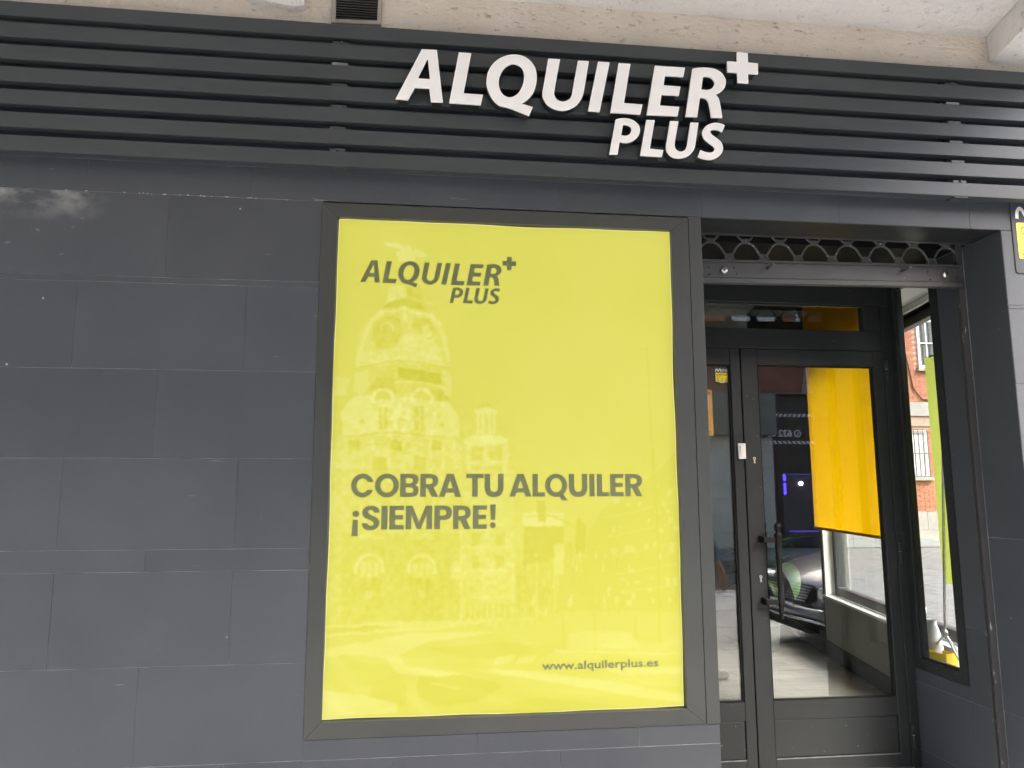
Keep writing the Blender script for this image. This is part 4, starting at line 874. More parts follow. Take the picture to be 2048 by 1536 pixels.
def glyph(ch):
    e_ = lambda l: [(a, b) for a, b in l]
    if ch == 'C': return 1.0, [ellipse(.5, .495, .5, .512, 30, 16.5, 338.5, False)+[(.665, .312)]+ellipse(.5, .49, .255, .305, 24, 322, 29, False)]
    if ch == 'O': return 1.045, [ellipse(.5225, .495, .5225, .515, 36), ellipse(.5225, .495, .28, .31, 30)]
    if ch == 'Q': return 1.02, [ellipse(.5, .495, .5, .515, 36, -51, 286, False)[1:]+[(.75, -.17), (1.02, -.17), (.82, .10)], ellipse(.5, .5, .265, .31, 30)]
    if ch == 'B': return .80, [smooth_outline(C0([(0, 0), (0, 1), (.47, 1)])+S1([(.68, .96), (.785, .84), (.79, .72), (.74, .58)])+C0([(.64, .51)])+S1([(.76, .44), (.80, .30), (.76, .12), (.66, .03)])+C0([(.45, 0)])),
        smooth_outline(C0([(.245, .81), (.42, .81)])+S1([(.52, .79), (.55, .70), (.52, .62)])+C0([(.42, .585), (.245, .585)])), smooth_outline(C0([(.245, .41), (.44, .41)])+S1([(.55, .37), (.57, .29), (.54, .20)])+C0([(.43, .18), (.245, .18)]))]
    if ch == 'R': return .787, [smooth_outline(C0([(0, 0), (0, 1), (.43, 1)])+S1([(.62, .96), (.75, .85), (.785, .69), (.73, .52)])+C0([(.58, .405), (.787, 0), (.51, 0), (.30, .375), (.245, .375), (.245, 0)])),
        smooth_outline(C0([(.245, .81), (.41, .81)])+S1([(.51, .78), (.54, .69), (.51, .59)])+C0([(.41, .55), (.245, .55)]))]
    if ch == 'P': return .75, [smooth_outline(C0([(0, 0), (0, 1), (.42, 1)])+S1([(.60, .96), (.72, .84), (.75, .68), (.70, .51), (.58, .42)])+C0([(.42, .385), (.245, .385), (.245, 0)])),
        smooth_outline(C0([(.245, .81), (.40, .81)])+S1([(.49, .78), (.51, .69), (.48, .61)])+C0([(.39, .575), (.245, .575)]))]
    if ch == 'A': return .965, [[(0, 0), (.34, 1), (.63, 1), (.965, 0), (.70, 0), (.645, .18), (.30, .18), (.245, 0)], [(.36, .37), (.60, .37), (.48, .72)]]
    if ch == 'T': return .756, [[(.255, 0), (.255, .815), (0, .815), (0, 1), (.756, 1), (.756, .815), (.5, .815), (.5, 0)]]
    if ch == 'U': return .83, [smooth_outline(C0([(0, 1), (.245, 1)])+S1([(.245, .6), (.245, .40), (.29, .26), (.415, .205), (.54, .26), (.585, .40), (.585, .6)])+C0([(.585, 1), (.83, 1)])+S1([(.83, .6), (.83, .40), (.77, .15), (.62, .02), (.415, -.02), (.21, .02), (.06, .15), (0, .40), (0, .6)]))]
    if ch == 'L': return .56, [[(0, 0), (0, 1), (.24, 1), (.24, .19), (.56, .19), (.56, 0)]]
    if ch == 'I': return .24, [[(0, 0), (0, 1), (.24, 1), (.24, 0)]]
    if ch == 'E': return .61, [[(0, 0), (0, 1), (.61, 1), (.61, .815), (.245, .815), (.245, .60), (.575, .60), (.575, .415), (.245, .415), (.245, .19), (.61, .19), (.61, 0)]]
    if ch == 'M': return 1.12, [[(0, 0), (0, 1), (.28, 1), (.565, .32), (.85, 1), (1.12, 1), (1.12, 0), (.88, 0), (.88, .60), (.64, .01), (.48, .01), (.24, .60), (.24, 0)]]
    if ch == 'S':
        q = [(470, 655, 0), (455, 600, 1), (400, 565, 1), (345, 560, 1), (280, 575, 1), (235, 625, 1), (235, 680, 1), (270, 725, 1), (340, 755, 1), (380, 778, 1), (390, 805, 1), (370, 828, 1), (345, 833, 1), (318, 820, 1), (308, 798, 0), (225, 798, 0), (245, 850, 1), (290, 885, 1), (350, 892, 1), (420, 875, 1), (465, 820, 1), (468, 770, 1), (430, 725, 1), (370, 695, 1), (325, 668, 1), (315, 640, 1), (340, 620, 1), (375, 625, 1), (390, 655, 0)]
        return .75, [smooth_outline([((x-226)/323, (885-y)/323, s) for x, y, s in q])]
    if ch == '!': return .27, [[(.0, 1.04), (.26, 1.04), (.225, .38), (.03, .38)]], [ellipse(.125, .15, .13, .13, 18)]
    if ch == '~': return .30, [[(.05, .42), (.25, .42), (.265, -.26), (.0, -.26)]], [ellipse(.165, .665, .145, .135, 18)]
hl = MB()
def put(ch, x0, x1, zb, cap=.0955):
    g = glyph(ch); wd = g[0]; sx = (x1-x0)/wd
    for cs in g[1:]: hl.sheet([[(x0+u*sx, zb+v*cap) for u, v in c] for c in cs], .0188, FX)
for ch, a, b in (('C', -.2875, -.1937), ('O', -.1905, -.0915), ('B', -.0868, -.0108), ('R', -.004, .0712), ('A', .0738, .1669), ('T', .1878, .2611), ('U', .2650, .3455), ('A', .3703, .4646), ('L', .4690, .5225), ('Q', .5227, .6207), ('U', .6258, .7064), ('I', .7148, .7379), ('L', .7479, .8019), ('E', .8060, .8652), ('R', .8727, .9480)): put(ch, a, b, 1.4803)
for ch, a, b in (('~', -.2810, -.2515), ('S', -.2408, -.1690), ('I', -.1613, -.1360), ('E', -.1285, -.0688), ('M', -.0618, .0471), ('P', .0562, .1290), ('R', .1337, .2078), ('E', .2162, .2750), ('!', .2884, .3140)): put(ch, a, b, 1.3477, .0968)
part('headline_print', hl, 'print_backlit', pos)
part('web_address_print', text_mesh('www.alquilerplus.es', .0455, .0009, ox=.5039, oz=.7765, d=.0188, width=.494), 'print_backlit', pos)
# ------------------------------------------------------------------ rolled-up shutter grille
gr = thing('roller_grille', 'black roller grille with wire arches rolled up above the shop door', 'roller shutter', loc=(2.05, .28, 2.64))
gr.rotation_euler = (0, -.0135, 0)
def L_(x, y, z): return (x-2.05, y-.28, z-2.64)
bb = MB().prism([[(-.020, -.118), (.016, -.118), (.016, -.002), (-.012, -.002), (-.012, -.090), (-.020, -.094)]], -.797, .690, lambda u, v, d: (d, u, v))
bar = part('bottom_bar', bb, 'bar', gr, bevel=.0015)
part('bar_lip', MB().box(-.797, .690, -.022, -.0122, -.012, -.001), 'bar', bar)
for x, z in ((1.462, 2.585), (2.64, 2.585)):
    a, b, c = L_(x, .2, z); lk = part('lock', MB().lathe([(.0165, -.012), (.0165, -.024), (.013, -.0265), (.0, -.0265)], (a, 0, c), 'Y', 18), 'steel', bar)
    part('keyhole', MB().box(a-.0015, a+.0015, -.0272, -.0268, c-.005, c+.005), 'black', lk)
for x in (1.69, 2.41):
    a, b, c = L_(x, .2, 2.602); part('peg', MB().tube([(a, -.012, c), (a+.006, -.07, c+.004)], .006, 8), 'bar', bar)
for x, z in ((1.39, 2.60), (1.39, 2.565), (1.52, 2.60), (2.55, 2.60), (2.56, 2.56), (2.71, 2.575), (1.53, 2.57)):
    a, b, c = L_(x, .2, z); part('bolt_head', MB().lathe([(.006, -.0118), (.005, -.0145), (0, -.015)], (a, 0, c), 'Y', 8), 'bar', bar)
def wire(p): return MB().tube([(x, 0, z) for x, z in p], .0060, 7)
def cr(p, n=5):
    out = []
    for i in range(len(p)-1):
        a, b = p[i], p[i+1]; q0 = p[max(i-1, 0)]; q3 = p[min(i+2, len(p)-1)]
        for k in range(n):
            t = k/n; out.append(tuple(.5*((2*a[j])+(-q0[j]+b[j])*t+(2*q0[j]-5*a[j]+4*b[j]-q3[j])*t*t+(-q0[j]+3*a[j]-3*b[j]+q3[j])*t**3) for j in (0, 1)))
    return out+[p[-1]]
arch = wire(cr([(-.091, .018), (-.078, .022), (-.066, .042), (-.046, .074), (-.018, .092), (.018, .092), (.046, .074), (.066, .042), (.078, .022), (.091, .018)])).mesh('arch')
bowl = wire(cr([(-.062, .215), (-.052, .17), (-.040, .132), (-.018, .108), (.018, .108), (.040, .132), (.052, .17), (.062, .215)])).mesh('bowl')
clip = MB().prism([[(-.03, .0), (.03, .0), (.016, .034), (-.016, .034)]], -.010, .010, lambda u, v, d: (u, d, v)).mesh('clip')
tie = MB().prism([[(-.020, .090), (.020, .090), (.020, .112), (-.020, .112)]], -.0075, .0075, lambda u, v, d: (u, d, v)).mesh('tie')
chev = MB().prism([[(-.022, .006), (0, .030), (.022, .006), (.013, .006), (0, .020), (-.013, .006)]], -.0135, -.0102, lambda u, v, d: (u, d, v)).mesh('chevron')
for i in range(8):
    x = 1.409+.1805*i-2.05
    for me, nm in ((arch, 'arch'), (bowl, 'arch'), (tie, 'link')):
        o = part(nm, me, 'grille', gr); o.location = (x, 0, 0)
    if i < 7:
        o = part('clip', clip, 'grille', gr); o.location = (x+.0903, 0, 0)
        c = part('chevron', chev, 'bar', o)
gl = MB().box(2.7275, 2.7478, .266, .300, .0, 2.76); gl.box(2.716, 2.7274, .291, .300, 0, 2.76); gl.box(2.716, 2.7274, .266, .272, 0, 2.76)
guide = part('guide_rail', gl, 'guide', None); tag(guide, 'chipped dark metal shutter guide running down the recess side wall', 'guide rail')
boxp('lintel_lip', 1.249, 2.7478, .19, .215, 2.7385, 2.7408, 'slat', fac)

# ------------------------------------------------------------------ entrance: frame, fixed leaf, door leaf
YD = .90
ent = thing('entrance_frame', 'black metal entrance frame with a shallow transom light over the door', 'door frame')
boxp('head_rail', 1.248, 2.747, YD, .96, 2.592, 2.75, 'door', ent, .004)
boxp('transom_rail', 1.31, 2.69, YD+.002, .958, 2.319, 2.437, 'door', ent, .004)
boxp('jamb', 1.248, 1.309, YD, .96, 0, 2.591, 'door', ent, .004); boxp('jamb', 2.691, 2.747, YD, .96, 0, 2.591, 'door', ent, .004)
boxp('transom_stile', 2.584, 2.6905, YD+.004, .956, 2.438, 2.591, 'door', ent, .006)
boxp('pane', 1.31, 2.60, .93, .934, 2.43, 2.60, 'glass', ent)
boxp('bead', 1.31, 2.583, YD+.006, .926, 2.580, 2.5912, 'door', ent, .002)
boxp('threshold', 1.31, 2.69, YD-.02, .97, .001, .012, 'steel', ent, .002)
def ring_frame(x0, x1, z0, z1, gx0, gx1, gz0, gz1, root, y0=YD, y1=.95):
    boxp('stile', x0, gx0, y0, y1, z0, z1, 'door', root, .004); boxp('stile', gx1, x1, y0, y1, z0, z1, 'door', root, .004)
    boxp('top_rail', gx0+.0005, gx1-.0005, y0+.001, y1-.001, gz1, z1, 'door', root, .004)
    boxp('pane', gx0-.01, gx1+.01, .924, .928, gz0-.01, gz1+.01, 'glass', root)
    b = MB(); b.prism([[(gx0, gz0), (gx1, gz0), (gx1, gz1), (gx0, gz1)], [(gx0+.009, gz0+.009), (gx1-.009, gz0+.009), (gx1-.009, gz1-.009), (gx0+.009, gz1-.009)]], y0+.010, .923, FX)
    part('glazing_bead', b, 'black', root, .001)
    # bottom rail with a framed solid panel
    pz0, pz1 = .083, .279
    r = MB(); r.prism([[(gx0+.0005, z0), (gx1-.0005, z0), (gx1-.0005, gz0), (gx0+.0005, gz0)], [(gx0+.001, pz0), (gx1-.001, pz0), (gx1-.001, pz1), (gx0+.001, pz1)]], y0+.001, y1-.001, FX)
    part('bottom_rail', r, 'door', root, .002)
    boxp('lower_panel', gx0+.003, gx1-.003, y0+.006, y1-.006, pz0+.003, pz1-.003, 'door', root, .003)
    boxp('panel_drip', gx0+.004, gx1-.004, y0-.003, y0+.002, pz0-.004, pz0+.002, 'bracket', root)
fx = thing('fixed_door_leaf', 'narrow fixed black glazed leaf left of the door', 'door'); ring_frame(1.311, 1.807, .013, 2.317, 1.37, 1.748, .374, 2.222, fx)
dr = thing('shop_door', 'black metal glazed shop door with an ornate vertical pull handle', 'door'); ring_frame(1.8125, 2.6885, .013, 2.317, 1.909, 2.625, .375, 2.224, dr)
hd = MB().lathe([(.0, .812), (.008, .813), (.013, .822), (.009, .835), (.012, .842), (.017, .850), (.013, .862), (.016, .880), (.018, .895), (.019, .93), (.016, .938), (.0145, .96), (.0145, 1.10), (.0165, 1.135), (.0185, 1.137), (.0185, 1.144), (.016, 1.148), (.0185, 1.20), (.020, 1.255), (.022, 1.257), (.022, 1.266), (.014, 1.272), (.011, 1.282), (.014, 1.288), (.019, 1.300), (.0195, 1.310), (.015, 1.323), (.006, 1.329), (0, 1.33)], (1.952, .838, 0), 'Z', 18)
h = part('pull_handle', hd, 'black', dr)
for z in (1.238, .905):
    part('handle_bracket', MB().box(1.868, 1.948, .832, .846, z-.014, z+.014).box(1.868, 1.885, .846, .9005, z-.018, z+.018), 'black', h, .002)
for x, z, m in ((1.866, 1.677, 'brass'), (1.870, 1.025, 'steel')):
    kc = MB().prism([ellipse(x, z+.008, .0085, .0085, 14, -62, 242, False)+[(x-.0045, z-.018), (x, z-.0215), (x+.0045, z-.018)]], YD-.004, YD+.001, FX)
    k = part('lock_cylinder', kc, m, dr); part('keyhole', MB().lathe([(.003, YD-.0045), (.003, YD-.0042)], (x, 0, z+.008), 'Y', 8), 'black', k)
for z in (2.206, 1.161, .176):
    hg = part('hinge', MB().lathe([(0, z-.07), (.0075, z-.068), (.0085, z-.064), (.0085, z-.001), (.0065, z), (.0065, z+.003), (.0095, z+.004), (.0095, z+.05), (.007, z+.055), (0, z+.056)], (2.70, .889, 0), 'Z', 12), 'door', dr)
    part('hinge_pin', MB().lathe([(.0088, z+.0005), (.0088, z+.0028)], (2.70, .889, 0), 'Z', 12), 'steel', hg)
part('lever', MB().box(1.915, 1.985, .955, .965, 1.045, 1.058), 'steel', dr, .003)

sw = thing('door_switch', 'small white rocker switch on the black door mullion', 'switch')
boxp('plate', 1.769, 1.8125, .884, .8995, 1.681, 1.769, 'white_metal', sw, .004)
part('rocker', MB().add([(1.778, .880, 1.695), (1.804, .880, 1.695), (1.804, .873, 1.757), (1.778, .873, 1.757), (1.778, .8835, 1.695), (1.804, .8835, 1.695), (1.804, .8835, 1.757), (1.778, .8835, 1.757)], [(0, 1, 2, 3), (0, 1, 5, 4), (1, 2, 6, 5), (2, 3, 7, 6), (3, 0, 4, 7)]), 'white_metal', sw, .002)

def rrect(x0, x1, z0, z1, r, n=4):
    p = []
    for cx, cz, a in ((x1-r, z0+r, -90), (x1-r, z1-r, 0), (x0+r, z1-r, 90), (x0+r, z0+r, 180)):
        p += [(cx+r*math.cos(R(a+90*i/n)), cz+r*math.sin(R(a+90*i/n))) for i in range(n+1)]
    return p
def alarm_plate(name, label, x0, z1, W, y, small):
    """alarm company plate: grey board, white wave mark, yellow field with print"""
    k = W/.30; H = W*1.19 if not small else W*1.06; t = thing(name, label, 'sign' if not small else 'sticker')
    th = .004 if not small else .0008
    part('board', MB().prism([rrect(x0, x0+W, z1-H, z1, .012*k)], y-th, y, FX), 'sign_grey', t, 0 if small else .0008)
    f = y-th-.0006
    part('wave_mark', MB().sheet([stroke([(x0+.030*k, z1-.085*k), (x0+.034*k, z1-.05*k), (x0+.050*k, z1-.032*k), (x0+.066*k, z1-.05*k), (x0+.082*k, z1-.075*k), (x0+.098*k, z1-.05*k), (x0+.114*k, z1-.030*k), (x0+.130*k, z1-.05*k), (x0+.134*k, z1-.085*k)], .017*k)], f, FX), 'print_white', t)
    part('round_mark', MB().sheet([ellipse(x0+.172*k, z1-.056*k, .026*k, .026*k, 20), ellipse(x0+.172*k, z1-.056*k, .020*k, .020*k, 20)], f, FX).sheet([stroke([(x0+.160*k, z1-.058*k), (x0+.170*k, z1-.068*k), (x0+.186*k, z1-.044*k)], .006*k, 3)], f, FX), 'print_white', t)
    tx = MB()
    for i, wd in enumerate((.075, .075, .06)): tx.add([FX(x0+.21*k, z1-(.036+.018*i)*k, f), FX(x0+(.21+wd)*k, z1-(.036+.018*i)*k, f), FX(x0+(.21+wd)*k, z1-(.044+.018*i)*k, f), FX(x0+.21*k, z1-(.044+.018*i)*k, f)], [(0, 1, 2, 3)])
    part('small_print', tx, 'print_white', t)
    zt = z1-.105*k; zb = z1-.285*k
    yf = part('yellow_field', MB().sheet([rrect(x0+.022*k, x0+W-.022*k, zb, zt, .010*k)], f, FX), 'sign_yellow', t)
    part('word_print', text_mesh('CONECTADA', .048*k, .001*k, ox=x0+.042*k, oz=zt-.055*k, d=f-.0006, width=.215*k), 'print_dark', yf)
    part('line_print', text_mesh('Central', .022*k, .0004*k, ox=x0+.044*k, oz=zt-.088*k, d=f-.0006, width=.09*k), 'print_dark', yf)
    ic = MB()
    for i in range(3):
        cx = x0+(.065+.085*i)*k
        ic.sheet([ellipse(cx, zt-.120*k, .011*k, .011*k, 12)], f-.0006, FX)
        for j, wd in enumerate((.02, .026)): ic.add([FX(cx-wd*k, zt-(.142+.013*j)*k, f-.0006), FX(cx+wd*k, zt-(.142+.013*j)*k, f-.0006), FX(cx+wd*k, zt-(.149+.013*j)*k, f-.0006), FX(cx-wd*k, zt-(.149+.013*j)*k, f-.0006)], [(0, 1, 2, 3)])
    part('icon_print', ic, 'print_dark', yf)
    part('foot_print', MB().add([FX(x0+.10*k, z1-H+.014*k, f), FX(x0+.20*k, z1-H+.014*k, f), FX(x0+.20*k, z1-H+.024*k, f), FX(x0+.10*k, z1-H+.024*k, f)], [(0, 1, 2, 3)]), 'print_white', t)
    return t
alarm_plate('alarm_sign', 'grey and yellow alarm sign on the tiled pier at the right edge', 2.806, 2.886, .30, -.0015, False)
alarm_plate('alarm_sticker', 'small grey and yellow alarm sticker on the fixed door leaf glass', 1.6605, 2.2065, .0885, .9235, True)
op = thing('orange_notice', 'orange paper notice with a white box on the fixed leaf glass', 'notice')
boxp('notice_sheet', 1.54, 1.6445, .9296, .9302, 1.812, 2.078, 'orange', op)
boxp('white_box', 1.565, 1.6195, .9288, .9294, 1.955, 2.040, 'paper', op)
part('notice_print', text_mesh('ALQUILADA', .016, .0004, ox=1.548, oz=2.052, d=.9288, width=.088), 'print_dark', op)
nl = MB()
for z, a, b in ((1.905, 1.56, 1.62), (1.862, 1.56, 1.61), (1.84, 1.56, 1.632), (1.834, 1.56, 1.632)): nl.add([(a, .9288, z), (b, .9288, z), (b, .9288, z-.0025), (a, .9288, z-.0025)], [(0, 1, 2, 3)])
part('notice_lines', nl, 'print_dark', op)

# narrow window in the recess side wall
sw_ = thing('side_window', 'tall narrow black framed window in the recess side wall', 'window')
XT = lambda u, v, d: (d, u, v)
part('window_frame', MB().prism([[(.4795, .529), (.9, .529), (.9, 2.742), (.4795, 2.742)], [(.537, .592), (.845, .592), (.845, 2.68), (.537, 2.68)]], 2.742, 2.80, XT), 'door', sw_, .003)
part('pane', MB().box(2.768, 2.772, .53, .853, .585, 2.69), 'glass2', sw_)
b = MB().prism([[(.5372, .5922), (.8448, .5922), (.8448, 2.6798), (.5372, 2.6798)], [(.543, .598), (.839, .598), (.839, 2.67), (.543, 2.67)]], 2.750, 2.766, XT); part('glazing_bead', b, 'black', sw_, .001)
# ------------------------------------------------------------------ shop interior
def plank_mat():
    m, nt, b, out = mat_new('laminate plank'); vec = world_pos(nt, (1.2, 14, 1)); oi = nt.nodes.new('ShaderNodeObjectInfo')
    ad = nt.nodes.new('ShaderNodeVectorMath'); ad.operation = 'ADD'; sc = nt.nodes.new('ShaderNodeVectorMath'); sc.operation = 'SCALE'; sc.inputs['Scale'].default_value = 20
    cx = nt.nodes.new('ShaderNodeCombineXYZ'); nt.links.new(oi.outputs['Random'], cx.inputs[0]); nt.links.new(oi.outputs['Random'], cx.inputs[2]); nt.links.new(cx.outputs[0], sc.inputs[0]); nt.links.new(sc.outputs[0], ad.inputs[0]); nt.links.new(vec, ad.inputs[1])
    n1 = noise(nt, ad.outputs[0], 2.2, 7, .65)
    c = mixc(nt, ramp(nt, n1, .3, .72), (.16, .152, .125), (.29, .277, .235)); hs = nt.nodes.new('ShaderNodeHueSaturation'); mr = nd(nt, 'ShaderNodeMapRange'); mr.inputs[3].default_value = .88; mr.inputs[4].default_value = 1.1
    nt.links.new(oi.outputs['Random'], mr.inputs[0]); nt.links.new(mr.outputs[0], hs.inputs['Value']); nt.links.new(c, hs.inputs['Color']); nt.links.new(hs.outputs[0], b.inputs['Base Color']); b.inputs['Roughness'].default_value = .45
    return m
M['plank'] = plank_mat()
def wall_s(name, s0, s1, k0, k1, z0, z1, m, parent=None, bevel=0.):
    return part(name, MB().box(s0, s1, k0, k1, z0, z1, TW), m, parent, bevel)
fl = struct('floor', MB().add([(-.5, .97, -.011), (3.1, .97, -.011), (4.4, 6.5, -.011), (-.5, 6.5, -.011), (-.5, .97, -.1), (3.1, .97, -.1), (4.4, 6.5, -.1), (-.5, 6.5, -.1)], [(0, 1, 2, 3), (4, 5, 6, 7), (0, 1, 5, 4), (1, 2, 6, 5), (2, 3, 7, 6), (3, 0, 4, 7)]), 'black')
pk = {}
for j in range(17):
    y = .975+.192*j; x = .3-random.uniform(0, 1.1)
    while x < 3.2+y*TAN-.05:
        x1 = min(x+1.2, 3.0+(y)*TAN-.01)
        if x1-x > .05 and x1 > .6:
            part('plank', MB().box(x, x1-.0015, y, y+.1905, -.0105, .0), 'plank', fl)
        x += 1.2
wl = struct('wall_back', MB().box(-.6, 4.6, 6.3, 6.5, 0, 3.9), 'wall_bounce')
struct('wall_left', MB().box(-.6, -.45, .26, 6.3, 0, 3.9), 'wall_bounce')
struct('wall_front', MB().box(-.45, 1.19, .26, .28, 0, 3.5), 'wall_bounce')
struct('ceiling', MB().box(-.6, 4.6, .345, 6.5, 3.86, 3.93), 'ceil')
ws = struct('wall_street_side', MB().box(.18, 3.79, 0, .24, 0, .519, TW), 'wall_in')
M['wall_dimmed'] = pm('dimmed wall', (.035, .036, .035), .7)  # unlit look past the window put into the wall's colour, so reflections show
part('dark_wall', MB().box(3.7901, 6.4, 0, .24, 0, 3.9, TW), 'wall_dimmed', ws)
for nm, a in (('wall_head', (.18, 3.79, .02, .24, 2.735, 3.9)), ('corner_pier', (.18, .42, 0, .24, .519, 2.735))): part(nm, MB().box(*a, TW), 'wall_in', ws)
part('skirting_board', MB().box(1.0, 6.4, -.016, -.001, 0, .128, TW), 'skirting', ws)
part('outer_cladding', MB().box(.19, 3.78, .2405, .26, 0, .53, TW), 'tile', ws)
stw = thing('street_window', 'wide dark framed side street window with a white sill inside the shop', 'window')
part('sill', MB().box(.43, 3.79, -.015, .085, .5195, .541, TW), 'sill', stw, .003)
part('jamb_lining', MB().box(3.735, 3.779, .0, .085, .5415, 2.668, TW), 'sill', stw, .003)
part('head_lining', MB().box(.43, 3.734, .0, .085, 2.735, 2.775, TW), 'sill', stw)
f = MB().prism([[(.43, .5415), (3.734, .5415), (3.734, 2.734), (.43, 2.734)], [(.50, .617), (3.672, .617), (3.672, 2.670), (.50, 2.670)]], .0855, .15, lambda u, v, d: TW(u, d, v)); part('window_frame', f, 'alu', stw, .004)
part('mullion', MB().box(2.16, 2.22, .087, .148, .618, 2.669, TW), 'alu', stw, .004)
part('pane', MB().box(.49, 2.19, .116, .120, .61, 2.68, TW), 'glass2', stw); part('pane', MB().box(2.19, 3.68, .116, .120, .61, 2.68, TW), 'glass2', stw)
# roller blind
def blind_mat():
    m, nt, b, out = mat_new('yellow blind cloth'); nt.nodes.remove(b)
    vec = world_pos(nt); c = mixc(nt, ramp(nt, noise(nt, vec, 1.5, 3), .35, .65), (.76, .42, .0015), (.765, .423, .0015))
    d = nd(nt, 'ShaderNodeBsdfDiffuse'); t = nd(nt, 'ShaderNodeBsdfTranslucent'); mx = nd(nt, 'ShaderNodeMixShader'); mx.inputs[0].default_value = .62
    nt.links.new(c, d.inputs[0]); nt.links.new(c, t.inputs[0]); nt.links.new(d.outputs[0], mx.inputs[1]); nt.links.new(t.outputs[0], mx.inputs[2]); nt.links.new(mx.outputs[0], out.inputs[0]); return m
M['blind'] = blind_mat()
bd = thing('roller_blind', 'bright yellow roller blind hanging inside the side street window', 'blind')
bc = MB(); n = 24
for i in range(n+1):
    s = 2.05+(3.752-2.05)*i/n; k = -.062+.0008*math.sin(i*.6)
    bc.v += [TW(s, k, 1.170), TW(s, k, 3.80)]
for i in range(n): bc.smooth.add(i); bc.f.append((2*i, 2*i+2, 2*i+3, 2*i+1))
part('blind_cloth', bc, 'blind', bd)
part('bottom_weight', MB().box(2.05, 3.752, -.070, -.054, 1.148, 1.172, TW), pm('blind weight', (.62, .36, .02), .5), bd, .003)
part('tube', MB().tube([TW(2.03, -.062, 3.81), TW(3.77, -.062, 3.81)], .024, 12), 'white_metal', bd)
# display nook beside the recess
nk = struct('display_platform', MB().add([(2.81, .21, .0), (3.03, .21, .0), (3.24, 1.16, .0), (2.81, 1.16, .0), (2.81, .21, .50), (3.03, .21, .50), (3.24, 1.16, .50), (2.81, 1.16, .50)], [(0, 1, 2, 3), (4, 5, 6, 7), (0, 1, 5, 4), (1, 2, 6, 5), (2, 3, 7, 6), (3, 0, 4, 7)]), 'sill')
struct('bulkhead', MB().add([(2.81, .21, 2.78), (3.04, .21, 2.78), (3.36, 1.6, 2.78), (2.81, 1.6, 2.78), (2.81, .21, 3.5), (3.04, .21, 3.5), (3.36, 1.6, 3.5), (2.81, 1.6, 3.5)], [(0, 1, 2, 3), (4, 5, 6, 7), (0, 1, 5, 4), (1, 2, 6, 5), (2, 3, 7, 6), (3, 0, 4, 7)]), 'ceil')
bs = thing('banner_stand', 'lime green banner on a thin metal tripod stand in the display nook', 'banner stand', loc=(3.0, .98, .50))
m, nt, b, out = mat_new('lime banner'); nt.nodes.remove(b); d = nd(nt, 'ShaderNodeBsdfDiffuse'); t = nd(nt, 'ShaderNodeBsdfTranslucent'); mx = nd(nt, 'ShaderNodeMixShader'); mx.inputs[0].default_value = .55
d.inputs[0].default_value = t.inputs[0].default_value = (.64, .69, .13, 1); nt.links.new(d.outputs[0], mx.inputs[1]); nt.links.new(t.outputs[0], mx.inputs[2]); nt.links.new(mx.outputs[0], out.inputs[0]); M['lime'] = m
part('pole', MB().tube([(0, 0, .19), (-.004, -.175, 1.80)], .0075, 8), 'steel', bs)
part('hub', MB().lathe([(.008, .17), (.016, .175), (.016, .20), (.009, .215)], (0, 0, 0), 'Z', 10), 'steel', bs)
for a in ((-.03, .16), (.02, -.115), (.14, .03)): part('leg', MB().tube([(0, 0, .19), (a[0]*1, a[1], .006)], .006, 8), 'steel', bs)
bn = MB(); n = 10
for i in range(n+1):
    y = .01-.47*i/n; x = .022+.006*math.sin(i*.8); bn.v += [(x, y, .47), (x-.004, y, 1.80)]
for i in range(n): bn.smooth.add(i); bn.f.append((2*i, 2*i+2, 2*i+3, 2*i+1))
part('banner', bn, 'lime', bs); part('banner_rail', MB().tube([(.02, -.03, 1.80), (.02, -.48, 1.80)], .006, 8), 'steel', bs)
part('banner_print', text_mesh('es', .05, .001, ox=-.12, oz=.60, d=.0155, T=lambda u, v, d: (d, -u-.22, v), mirror=False), 'print_dark', bs)
# things on the platform
bag = MB(); n = 12; pr = [(.045, 0), (.055, .01), (.056, .08), (.050, .15), (.040, .20), (.030, .235), (.034, .25)]
for r, z in pr:
    for k in range(n):
        a = 2*math.pi*k/n; q = 1+.12*math.sin(3*a+z*30); bag.v.append((r*q*math.cos(a)*.8, r*q*math.sin(a)*1.1, z))
for i in range(len(pr)-1):
    for k in range(n): bag.smooth.add(len(bag.f)); bag.f.append((i*n+k, i*n+(k+1) % n, (i+1)*n+(k+1) % n, (i+1)*n+k))
bag.f.append(tuple(range(n)))
bg_o = part('paper_bag', bag, 'paper', None); bg_o.location = (3.0, 1.09, .501); tag(bg_o, 'crumpled white bag standing in the display nook behind the narrow window', 'bag')
yb = thing('yellow_box', 'open yellow cardboard box at the foot of the banner stand', 'box', loc=(2.985, 1.0, .501), rz=R(20))
for a in ((-.05, .05, -.06, -.057, 0, .085), (-.05, .05, .057, .06, 0, .085), (-.05, -.047, -.0565, .0565, 0, .085), (.047, .05, -.0565, .0565, 0, .085), (-.0465, .0465, -.0565, .0565, 0, .003)): boxp('box_panel', *a, 'yellow', yb)
um = part('umbrella_handle', MB().tube([(3.19, 1.50, .545), (3.19, 1.50, .74), (3.19, 1.49, .765), (3.19, 1.465, .785), (3.19, 1.435, .785), (3.19, 1.415, .765), (3.19, 1.41, .735)], .009, 8), 'white_metal'); tag(um, 'pale curved umbrella handle hooked up behind the narrow window', 'umbrella')
